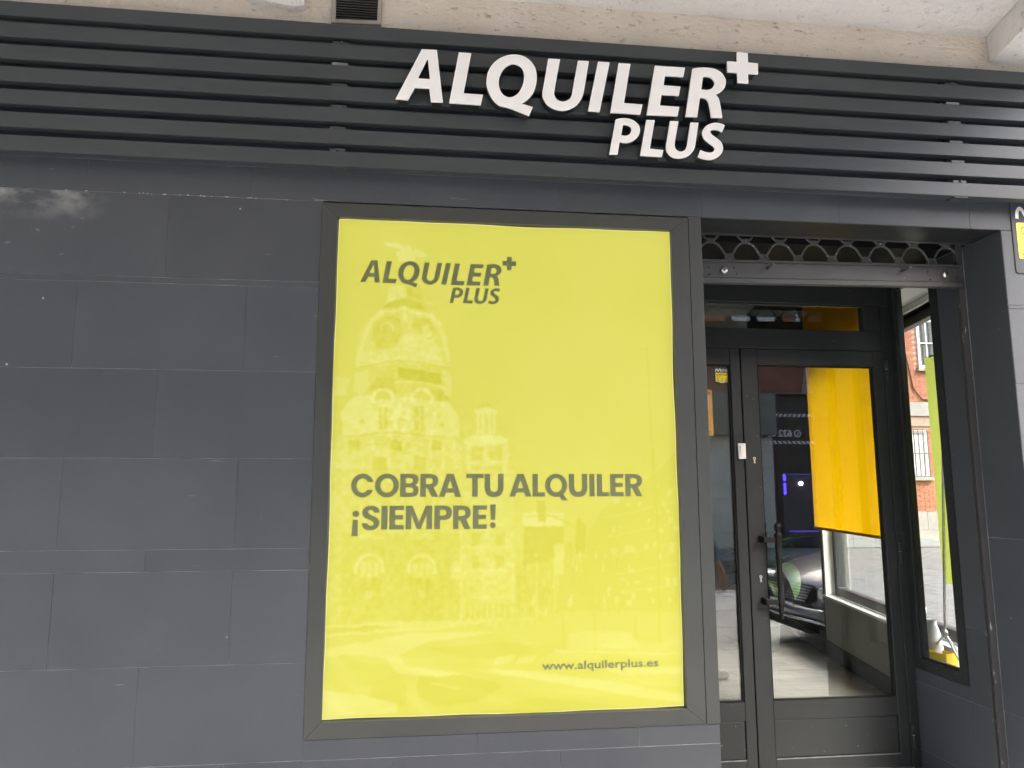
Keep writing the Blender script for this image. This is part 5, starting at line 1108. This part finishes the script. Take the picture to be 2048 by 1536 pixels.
# plant behind the door
pl = thing('potted_plant', 'tall green leafed plant in a grey pot behind the door handle', 'plant', loc=(3.30, 3.92, 0))
part('pot', MB().lathe([(.09, 0), (.10, .01), (.125, .24), (.13, .25), (.118, .25), (.11, .22), (0, .215)], (0, 0, 0), 'Z', 20), pm('pot grey', (.16, .18, .18), .6), pl)
part('stem', MB().tube([(0, 0, .21), (.015, .01, .40), (-.005, 0, .62)], .018, 8, rs=[.022, .018, .012]), pm('plant stem', (.42, .33, .17), .8, var=.3, vs=30), pl)
M['leaf'] = pm('leaf green', (.042, .092, .028), .4, var=.3, vs=8)
def leaf(L, wd, az, el, droop, base):
    mb = MB(); n = 9; d = Vector((math.cos(az), math.sin(az), 0)); sd_ = Vector((-math.sin(az), math.cos(az), 0)); p = Vector(base); e_ = el
    for i in range(n+1):
        t = i/n; ww = wd*math.sin(math.pi*min(1, t*.93+.07))**.8*(1 if t < .97 else .3)
        mb.v += [tuple(p-sd_*ww+Vector((0, 0, ww*.35))), tuple(p), tuple(p+sd_*ww+Vector((0, 0, ww*.35)))]
        p = p+(d*math.cos(e_)+Vector((0, 0, math.sin(e_))))*(L/n); e_ -= droop/n
    for i in range(n):
        for j in (0, 1): mb.smooth.add(len(mb.f)); mb.f.append((3*i+j, 3*i+j+1, 3*i+4+j, 3*i+3+j))
    return mb
rr = random.Random(5)
for i in range(13): part('leaf', leaf(rr.uniform(.5, .75), rr.uniform(.045, .07), i*2.4+rr.uniform(-.3, .3), R(rr.uniform(45, 82)), R(rr.uniform(60, 120)), (0, 0, rr.uniform(.5, .72))), 'leaf', pl)

for L_q, w_q, az, el, dr_, zz in ((.66, .10, -75, 62, 190, .66), (.5, .085, -100, 60, 170, .60)): part('leaf', leaf(L_q, w_q, R(az), R(el), R(dr_), (.02, 0, zz)), 'leaf', pl)

# ------------------------------------------------------------------ brick buildings
def brick_mesh(x0, x1, z0, z1, face, dirn, holes, L=.25, H=.075, depth=.012, seed=1, j=.011):
    """bricks standing proud of recessed mortar; face = y of the wall, dirn = -1 facing -y"""
    r = random.Random(seed); V = []; F = []; tone = []; z = z0; rw = 0
    while z+H <= z1+1e-6:
        x = x0-(rw % 2)*L/2
        while x < x1:
            a, b = max(x, x0), min(x+L, x1); cx = (a+b)/2
            if b-a > .03 and not any(h[0]-.001 < cx < h[1]+.001 and h[2]-.02 < z+H/2 < h[3]+.02 for h in holes):
                o = len(V); dd = depth+r.uniform(-.003, .003); y0, y1 = face, face+dirn*dd
                V += [(a+j/2, y0, z+j/2), (b-j/2, y0, z+j/2), (b-j/2, y0, z+H-j/2), (a+j/2, y0, z+H-j/2), (a+j/2, y1, z+j/2), (b-j/2, y1, z+j/2), (b-j/2, y1, z+H-j/2), (a+j/2, y1, z+H-j/2)]
                F += [(o+4, o+5, o+6, o+7), (o, o+1, o+5, o+4), (o+1, o+2, o+6, o+5), (o+2, o+3, o+7, o+6), (o+3, o, o+4, o+7)]; tone += [r.random()]*8
            x += L
        z += H; rw += 1
    me = bpy.data.meshes.new('bricks'); me.from_pydata(V, [], F)
    at = me.attributes.new('tone', 'FLOAT', 'POINT'); at.data.foreach_set('value', tone); me.update(); return me
def barred_window(root, x0, x1, z0, z1, y, dirn, bars, shutter, frame='white_paint', proud=.05):
    d = dirn
    wf = part('window', MB().prism([[(x0, z0), (x1, z0), (x1, z1), (x0, z1)], [(x0+.07, z0+.07), (x1-.07, z0+.07), (x1-.07, z1-.07), (x0+.07, z1-.07)]], y-.02*d, y+.03*d, FX), frame, root)
    part('pane', MB().box(x0+.06, x1-.06, min(y-.01*d, y-.02*d), max(y-.01*d, y-.02*d), z0+.06, z1-.06), 'dark_glass', wf)
    if shutter:
        zs = z1-.07; sh_ = MB()
        while zs > z0+.07+(z1-z0)*(1-shutter): sh_.box(x0+.07, x1-.07, min(y-.005*d, y+.01*d), max(y-.005*d, y+.01*d), zs-.052, zs-.004); zs -= .056
        part('shutter_slats', sh_, 'white_paint', wf)
    part('sill', MB().box(x0-.08, x1+.08, min(y-.02*d, y+.12*d), max(y-.02*d, y+.12*d), z0-.09, z0-.002), 'conc', wf)
    if bars:
        g = MB(); nb = max(2, int((x1-x0)/bars)); yb_ = y+proud*d+.03*d
        for i in range(nb+1): xx = x0+.02+(x1-x0-.04)*i/nb; g.box(xx-.012, xx+.012, yb_-.01, yb_+.01, z0-.04, z1+.02)
        for zz in (z0+.02, (z0+z1)/2, z1-.04): g.box(x0, x1, yb_-.008, yb_+.008, zz-.014, zz+.014)
        part('window_bars', g, frame if bars < .3 and frame == 'white_paint' and shutter == 0 else 'sign_grey', wf)
side = thing('corner_brick_building', 'red brick building across the side street seen through the shop window', 'building')
BY = 16.0
part('wall', MB().box(3.5, 30, BY, BY+6, 0, 9.2), 'mortar', side)
holes = []
for i in range(6):
    holes.append((13.72+3.1*(i-3), 14.62+3.1*(i-3), 4.90, 6.28))
gh = [(12.55+3.1*(i-3), 13.78+3.1*(i-3), 1.88, 3.15) for i in range(6)]
part('bricks', brick_mesh(3.6, 24, 3.95, 9.1, BY, -1, holes, seed=2), 'brick', side, kind='stuff'); part('bricks', brick_mesh(3.6, 24, .96, 3.25, BY, -1, gh, seed=3), 'brick', side, kind='stuff')
part('band', MB().box(3.5, 30, BY-.10, BY-.001, 3.55, 3.93), 'conc', side); part('band_brown_board', MB().box(3.5, 30, BY-.05, BY-.001, 3.27, 3.54), pm('brown render', (.20, .15, .12), .8), side)  # brown render strip directly under the grey band
pb = MB().box(3.5, 30, BY-.03, BY-.001, 0, .94); part('plinth', pb, 'conc', side)
for i in range(22): part('plinth_stone', MB().box(4.0+.62*i, 4.612+.62*i, BY-.062, BY-.031, .02 if i % 2 else .02, .46), 'conc', side); part('plinth_stone', MB().box(3.7+.62*i, 4.312+.62*i, BY-.062, BY-.031, .468, .935), 'conc', side)
for h in holes: barred_window(side, *h, BY-.02, -1, .22, 0)
for h in gh: barred_window(side, *h, BY-.02, -1, .13, .95)
part('drain_pipe', MB().tube([(13.15, BY-.09, 3.9), (13.12, BY-.09, 7.0), (13.05, BY-.09, 9.0)], .05, 8), 'sign_grey', side); part('cable', MB().tube([(13.2, BY-.05, 6.5), (13.35, BY-.05, 5.2), (13.5, BY-.05, 4.3), (13.75, BY-.05, 4.0), (16, BY-.05, 3.97)], .018, 6), 'black', side)

opp = thing('opposite_building', 'brick building with a dark shop across the street reflected in the door', 'building')
OY = -14.44
part('wall', MB().box(-9, 20, OY-6, OY, 0, 8.2), 'mortar', opp)
ow = [(8.32, 9.72, 5.9, 7.3), (10.35, 11.5, 5.9, 7.3), (4.3, 5.6, 5.9, 7.3), (1.0, 2.3, 5.9, 7.3), (-2.4, -1.1, 5.9, 7.3), (13.2, 14.5, 5.9, 7.3)]
part('bricks', brick_mesh(5.5, 13, 4.15, 8.1, OY, 1, ow, H=.068, seed=4), 'brick', opp, kind='stuff')
for x0, x1 in ((-9, 5.5), (13, 20)): part('bricks', brick_mesh(x0, x1, 4.15, 8.1, OY, 1, ow, L=.5, H=.136, seed=5), 'brick', opp, kind='stuff')
for h in ow: barred_window(opp, *h, OY+.02, 1, 0, .95)
part('fascia', MB().box(-9, 9.45, OY+.001, OY+.35, 3.0, 4.12), 'fascia', opp); part('cornice', MB().box(-9, 20, OY+.001, OY+.28, 4.125, 4.148), 'conc', opp)
for r_ in range(7):
    for i in range(10):
        x = 3.0+.72*i+(r_ % 2)*.36
        if x < 9.4: part('block', MB().box(x, min(x+.712, 9.45), OY+.001, OY+.05, .01+.425*r_, .427+.425*r_), 'blockwall', opp)
part('wall_render', MB().box(-9, 2.99, OY+.001, OY+.04, 0, 2.99), 'conc', opp)
dk = part('shop_panel', MB().box(9.52, 19, OY+.001, OY+.06, 0, 4.12), 'shopdark', opp)
OT = lambda u, v, d: (-u, OY+d, v)     # seen from the street this wall's left is +x
for z, sgn in ((3.52, 1), (2.78, -1)):
    stp = MB()
    for i in range(12):
        x = 9.25+.135*i
        stp.add([(x, OY+.064, z), (x+.075, OY+.064, z), (x+.075+sgn*.05, OY+.064, z+.08), (x+sgn*.05, OY+.064, z+.08)], [(0, 1, 2, 3)])
    part('hazard_stripes', stp, 'print_white', dk)
part('phone_print', text_mesh('632 86', .26, .006, T=OT, d=.064, ox=-10.02, oz=2.98), 'print_white', dk)
part('phone_mark', MB().sheet([ellipse(-10.18, 3.06, .10, .10, 20), ellipse(-10.18, 3.06, .075, .075, 20)], .064, OT).sheet([stroke([(-10.22, 3.10), (-10.20, 3.04), (-10.14, 3.01)], .025, 3)], .064, OT), 'print_white', dk)
M['neon'] = emit_mat('blue neon', (.05, .03, 1.0), 4); M['bulb'] = emit_mat('white bulb', (1, 1, 1), 8); M['screen'] = pm('shop window glass', (.05, .055, .08), .1)
part('shop_window', MB().box(9.66, 13.6, OY+.061, OY+.066, .1, 2.0), 'screen', dk)
nn = MB().box(9.70, 9.76, OY+.07, OY+.09, 1.42, 1.72).box(9.70, 9.76, OY+.07, OY+.09, 1.78, 1.96); part('neon_tube', nn, 'neon', dk)
M['neon_dim'] = emit_mat('dim blue neon', (.12, .08, .7), .4)
part('neon_tube', MB().box(9.8, 13.0, OY+.07, OY+.08, 1.945, 1.957), 'neon_dim', dk); part('neon_tube', MB().box(9.8, 13.0, OY+.07, OY+.085, .42, .46), 'neon_dim', dk)
part('bulb', MB().lathe([(0, 1.65), (.05, 1.68), (.06, 1.71), (.05, 1.74), (0, 1.77)], (10.18, OY+.1, 0), 'Z', 12), 'bulb', dk)
lt = MB()
for i in range(14): lt.tube([(10.35+.03*i, OY+.1, 4.16), (10.5+.03*i, OY+.1, 5.0)], .006, 4, False)
part('air_unit_grille', lt, 'white_paint', opp)
# ------------------------------------------------------------------ parked car (reflected in the door glass)
car = thing('parked_car', 'grey hatchback parked by the shop corner, its nose reflected in the door', 'car', loc=(3.57, -2.18, 0), rz=math.pi)
car_off = -2.08    # local x of the nose is 0; the car extends to -x
M['car_paint'] = pm('car paint', (.2, .205, .23), .25, metal=.55, var=.03, coat=1.)
M['chrome'] = pm('chrome', (.75, .75, .76), .12, metal=1., var=.02); M['tyre'] = pm('tyre', (.02, .02, .02), .8); M['lamp'] = pm('lamp lens', (.72, .75, .78), .08, metal=.3)
st = [  # x, half width, bottom z, shoulder z, deck z
    (0.02, .50, .30, .52, .60), (-.06, .70, .22, .56, .68), (-.22, .82, .20, .62, .77), (-.55, .86, .20, .68, .86), (-1.0, .875, .20, .76, .93), (-1.45, .88, .20, .82, .97),
    (-2.2, .885, .20, .84, .98), (-3.0, .88, .20, .86, .99), (-3.6, .86, .22, .88, 1.0), (-3.95, .80, .26, .86, .97), (-4.12, .66, .34, .78, .86)]
body = MB(); rows = []
for x, hw, zb, zs, zd in st:
    half = [(hw*.80, zb), (hw*.97, zb+.06), (hw, (zb+zs)/2), (hw*.985, zs), (hw*.90, zs+(zd-zs)*.75), (hw*.55, zd), (0, zd+.012)]
    bow = lambda y: -.10*(y/.88)**2 if x > -.3 else 0
    sec = [(x+bow(y), y, z) for y, z in half]+[(x+bow(y), -y, z) for y, z in reversed(half[:-1])]
    rows.append(len(body.v)); body.v += sec
n = 13
for a, b in zip(rows, rows[1:]):
    for k in range(n-1): body.smooth.add(len(body.f)); body.f.append((a+k, a+k+1, b+k+1, b+k))
    body.f.append((a+n-1, a, b, b+n-1))
body.f.append(tuple(range(n))); body.f.append(tuple(rows[-1]+k for k in range(n)))
bo = part('body', body, 'car_paint', car); s_ = bo.modifiers.new('s', 'SUBSURF'); s_.levels = s_.render_levels = 1
cab = MB(); cs = [(-1.05, .70, .95, .95), (-1.75, .64, .97, 1.40), (-2.4, .65, .98, 1.47), (-3.2, .63, .99, 1.43), (-3.95, .60, .97, 1.02)]
rw = []
for x, hw, z0, z1 in cs:
    rw.append(len(cab.v)); cab.v += [(x, hw+.14, z0-.02), (x, hw+.02, z0+(z1-z0)*.8), (x, hw-.10, z1), (x, 0, z1+.02), (x, -hw+.10, z1), (x, -hw-.02, z0+(z1-z0)*.8), (x, -hw-.14, z0-.02)]
for a, b in zip(rw, rw[1:]):
    for k in range(6): cab.smooth.add(len(cab.f)); cab.f.append((a+k, a+k+1, b+k+1, b+k))
gh_ = part('windows', cab, 'dark_glass', car)
rf = MB()
for i, (x, hw, z0, z1) in enumerate(cs[1:4]): rf.v += [(x, hw-.02, z1-.01), (x, 0, z1+.04), (x, -hw+.02, z1-.01)]
for i in (0, 1):
    for k in (0, 1): rf.smooth.add(len(rf.f)); rf.f.append((3*i+k, 3*i+k+1, 3*i+4+k, 3*i+3+k))
part('roof', rf, 'car_paint', car)
def fx_at(y): return .035-.125*(y/.8)**2
g = MB()
for i in range(6):
    z = .49+.026*i; hw = .40+.012*i; pts = [(fx_at(y*hw)-.006*i+.012, y*hw, z) for y in (-1, -.66, -.33, 0, .33, .66, 1)]; g.tube(pts, .006, 5)
part('grille_bars', g, 'chrome', car)
gb = MB(); o = 0
for i, t in enumerate((-1, -.66, -.33, 0, .33, .66, 1)): gb.v += [(fx_at(t*.46)+.006, t*.46, .475), (fx_at(t*.5)-.02, t*.50, .64)]
for i in range(6): gb.f.append((2*i, 2*i+2, 2*i+3, 2*i+1))
part('grille', gb, 'black', car)
part('badge', MB().lathe([(.052, .045), (.058, .05), (.052, .055)], (0, 0, .565), 'X', 18), 'chrome', car)
for s in (1, -1):
    hl_ = MB(); y0 = .63*s
    hl_.lathe([(.0, .03), (.07, .025), (.105, .0), (.115, -.05), (.1, -.12)], (fx_at(.63)+.0, y0, .585), 'X', 18); hq = part('headlight', hl_, 'lamp', car)
    part('reflector', MB().lathe([(.045, .04), (.055, .035), (.05, .02)], (fx_at(.63), y0, .585), 'X', 14), 'chrome', hq)
    part('mirror', MB().lathe([(0, -.05), (.06, -.04), (.075, 0), (.05, .05), (0, .06)], (-1.5, .98*s, 1.0), 'Y', 10), 'car_paint', car)
part('bumper', MB().tube([(fx_at(y)+.03, y, .40) for y in (-.8, -.6, -.3, 0, .3, .6, .8)], .05, 8), 'car_paint', car)
part('bumper_trim', MB().tube([(fx_at(y)+.05, y, .33) for y in (-.75, -.5, -.25, 0, .25, .5, .75)], .018, 6), 'chrome', car)
part('number_plate', MB().box(.075, .083, -.26, .26, .36, .46), 'print_white', car); part('lower_intake', MB().box(-.05, .05, -.5, .5, .22, .31), 'black', car)
for x in (-.85, -3.35):
    for s in (1, -1):
        wh = part('wheel', MB().lathe([(.20, -.09), (.29, -.10), (.315, -.07), (.315, .07), (.29, .10), (.20, .09)], (x, .80*s, .315), 'Y', 24), 'tyre', car)
        part('rim', MB().lathe([(0, .085*s), (.05, .09*s), (.18, .075*s), (.21, .095*s), (.21, -.05*s)], (x, .80*s, .315), 'Y', 20), 'steel', wh)

# ------------------------------------------------------------------ people
def skin(name, pts, edges, root_i, m, parent, sub=2):
    me = bpy.data.meshes.new(name); me.from_pydata([p[:3] for p in pts], edges, []); o = link(bpy.data.objects.new(name, me), parent)
    o.modifiers.new('skin', 'SKIN'); sv = me.skin_vertices[0].data
    for i, p in enumerate(pts): sv[i].radius = (p[3], p[4] if len(p) > 4 else p[3]); sv[i].use_root = i == root_i
    s = o.modifiers.new('sub', 'SUBSURF'); s.levels = s.render_levels = sub
    dg = bpy.context.evaluated_depsgraph_get(); dg.update(); nm = bpy.data.meshes.new_from_object(o.evaluated_get(dg)); o.modifiers.clear(); o.data = nm; nm.materials.clear(); nm.materials.append(M[m] if isinstance(m, str) else m)
    nm.polygons.foreach_set('use_smooth', [True]*len(nm.polygons)); bpy.data.meshes.remove(me); return o
M['skin'] = pm('skin', (.55, .33, .24), .5, var=.08); M['hair'] = pm('hair', (.035, .022, .015), .5); M['denim'] = pm('pale denim', (.30, .42, .52), .85, var=.15, vs=20); M['denim_dark'] = pm('blue denim jacket', (.13, .22, .34), .85, var=.2, vs=14)
M['shoe'] = pm('white shoe', (.78, .78, .78), .5); M['cloth_grey'] = pm('grey cloth', (.30, .30, .29), .9, var=.1); M['cloth_dark'] = pm('dark cloth', (.05, .055, .065), .9)
def person(label, loc, rz, top, trousers, step=.0, bag=False):
    t = thing('person', label, 'person', loc=loc, rz=rz)     # faces local +x
    s = step
    # body: one surface, hips to head, arms with fingers
    B = [(0, 0, .95, .11, .14), (0, 0, 1.12, .10, .13), (0, 0, 1.30, .115, .15), (.0, 0, 1.42, .10, .13), (.0, 0, 1.49, .055), (.015, 0, 1.55, .055), (.025, 0, 1.63, .085, .078), (.02, 0, 1.71, .075, .072)]
    E_ = [(i, i+1) for i in range(7)]
    for sg in (1, -1):
        i = len(B); B += [(0, .185*sg, 1.42, .055), (-.01, .235*sg, 1.26, .046), (.0, .26*sg, 1.12, .042), (.06, .265*sg, .98, .034), (.10, .262*sg, .89, .027), (.118, .26*sg, .835, .036, .018)]
        E_ += [(3, i)]+[(i+k, i+k+1) for k in range(5)]
        hnd = i+5
        for k, (dx, dz, L) in enumerate(((.032, -.010, .070), (.012, -.02, .080), (-.008, -.02, .076), (-.028, -.014, .060))):
            j = len(B); B += [(.118+dx, .26*sg, .80+dz, .010), (.124+dx, .252*sg, .80+dz-L*.5, .009), (.128+dx, .236*sg, .80+dz-L, .008)]; E_ += [(hnd, j), (j, j+1), (j+1, j+2)]
        j = len(B); B += [(.152, .245*sg, .835, .011), (.170, .232*sg, .80, .009)]; E_ += [(hnd, j), (j, j+1)]
        i = len(B); d = s*sg
        B += [(0, .095*sg, .88, .095), (.02+d*.45, .10*sg, .50, .062), (d*.9-.02, .10*sg, .10, .042), (d*.9+.10, .105*sg, .045, .036)]; E_ += [(0, i), (i, i+1), (i+1, i+2), (i+2, i+3)]
    skin('body', B, E_, 0, 'skin', t)
    J = [(0, 0, .90, .135, .165), (0, 0, 1.12, .125, .155), (0, 0, 1.30, .135, .175), (0, 0, 1.43, .115, .15), (0, 0, 1.49, .072)]
    EJ = [(i, i+1) for i in range(4)]
    for sg in (1, -1):
        i = len(J); J += [(0, .19*sg, 1.42, .075), (-.01, .238*sg, 1.26, .066), (.0, .262*sg, 1.12, .060), (.06, .267*sg, .99, .052), (.085, .264*sg, .93, .047)]; EJ += [(3, i)]+[(i+k, i+k+1) for k in range(4)]
    skin('jacket', J, EJ, 0, top, t)
    T_ = [(0, 0, .96, .135, .155), (0, 0, .88, .13, .15)]; ET = [(0, 1)]
    for sg in (1, -1):
        i = len(T_); d = s*sg; T_ += [(0, .095*sg, .82, .105), (.02+d*.45, .10*sg, .50, .080), (d*.9-.02, .10*sg, .16, .066), (d*.9-.02, .10*sg, .085, .064)]; ET += [(1, i), (i, i+1), (i+1, i+2), (i+2, i+3)]
    skin('trousers', T_, ET, 0, trousers, t)
    for sg in (1, -1):
        d = s*sg; x = d*.9-.02
        so_ = skin('shoe', [(x-.05, .10*sg, .042, .042), (x+.06, .102*sg, .046, .047), (x+.15, .108*sg, .034, .040), (x+.20, .11*sg, .028, .028)], [(0, 1), (1, 2), (2, 3)], 0, 'shoe', t)
    hr = MB(); hr.lathe([(.0, 1.80), (.045, 1.795), (.085, 1.76), (.098, 1.70), (.096, 1.62), (.080, 1.54)], (-.008, 0, 0), 'Z', 18)
    # leave the face open
    hr.f = [f_ for f_ in hr.f if not (sum(hr.v[i][0] for i in f_)/len(f_) > .035 and sum(hr.v[i][2] for i in f_)/len(f_) < 1.735) and len(f_) == 4]; hr.smooth = set(range(len(hr.f)))
    part('hair', hr, 'hair', t)
    fc = MB(); fc.lathe([(0, .0), (.010, .004), (.014, .02), (.006, .045), (0, .05)], (.108, 0, 1.625), 'Z', 8); part('nose', fc, 'skin', t)
    for sg in (1, -1):
        part('eye', MB().lathe([(0, .100), (.010, .098), (.012, .09)], (0, .034*sg, 1.672), 'X', 10), 'cloth_dark', t); part('ear', MB().lathe([(0, -.012), (.022, -.006), (.024, .006), (0, .012)], (.01, .082*sg, 1.65), 'Y', 10), 'skin', t)
    part('mouth', MB().box(.098, .106, -.022, .022, 1.596, 1.604), pm('lips', (.42, .17, .15), .5), t)
    return t
person('person in a denim jacket and pale jeans reflected in the fixed door leaf', (2.30, -1.20, 0), R(0), 'denim_dark', 'denim', .03)
person('person in grey trousers walking far off across the paved side street', (12.1, 10.9, 0), R(170), 'cloth_dark', 'cloth_grey', .16)
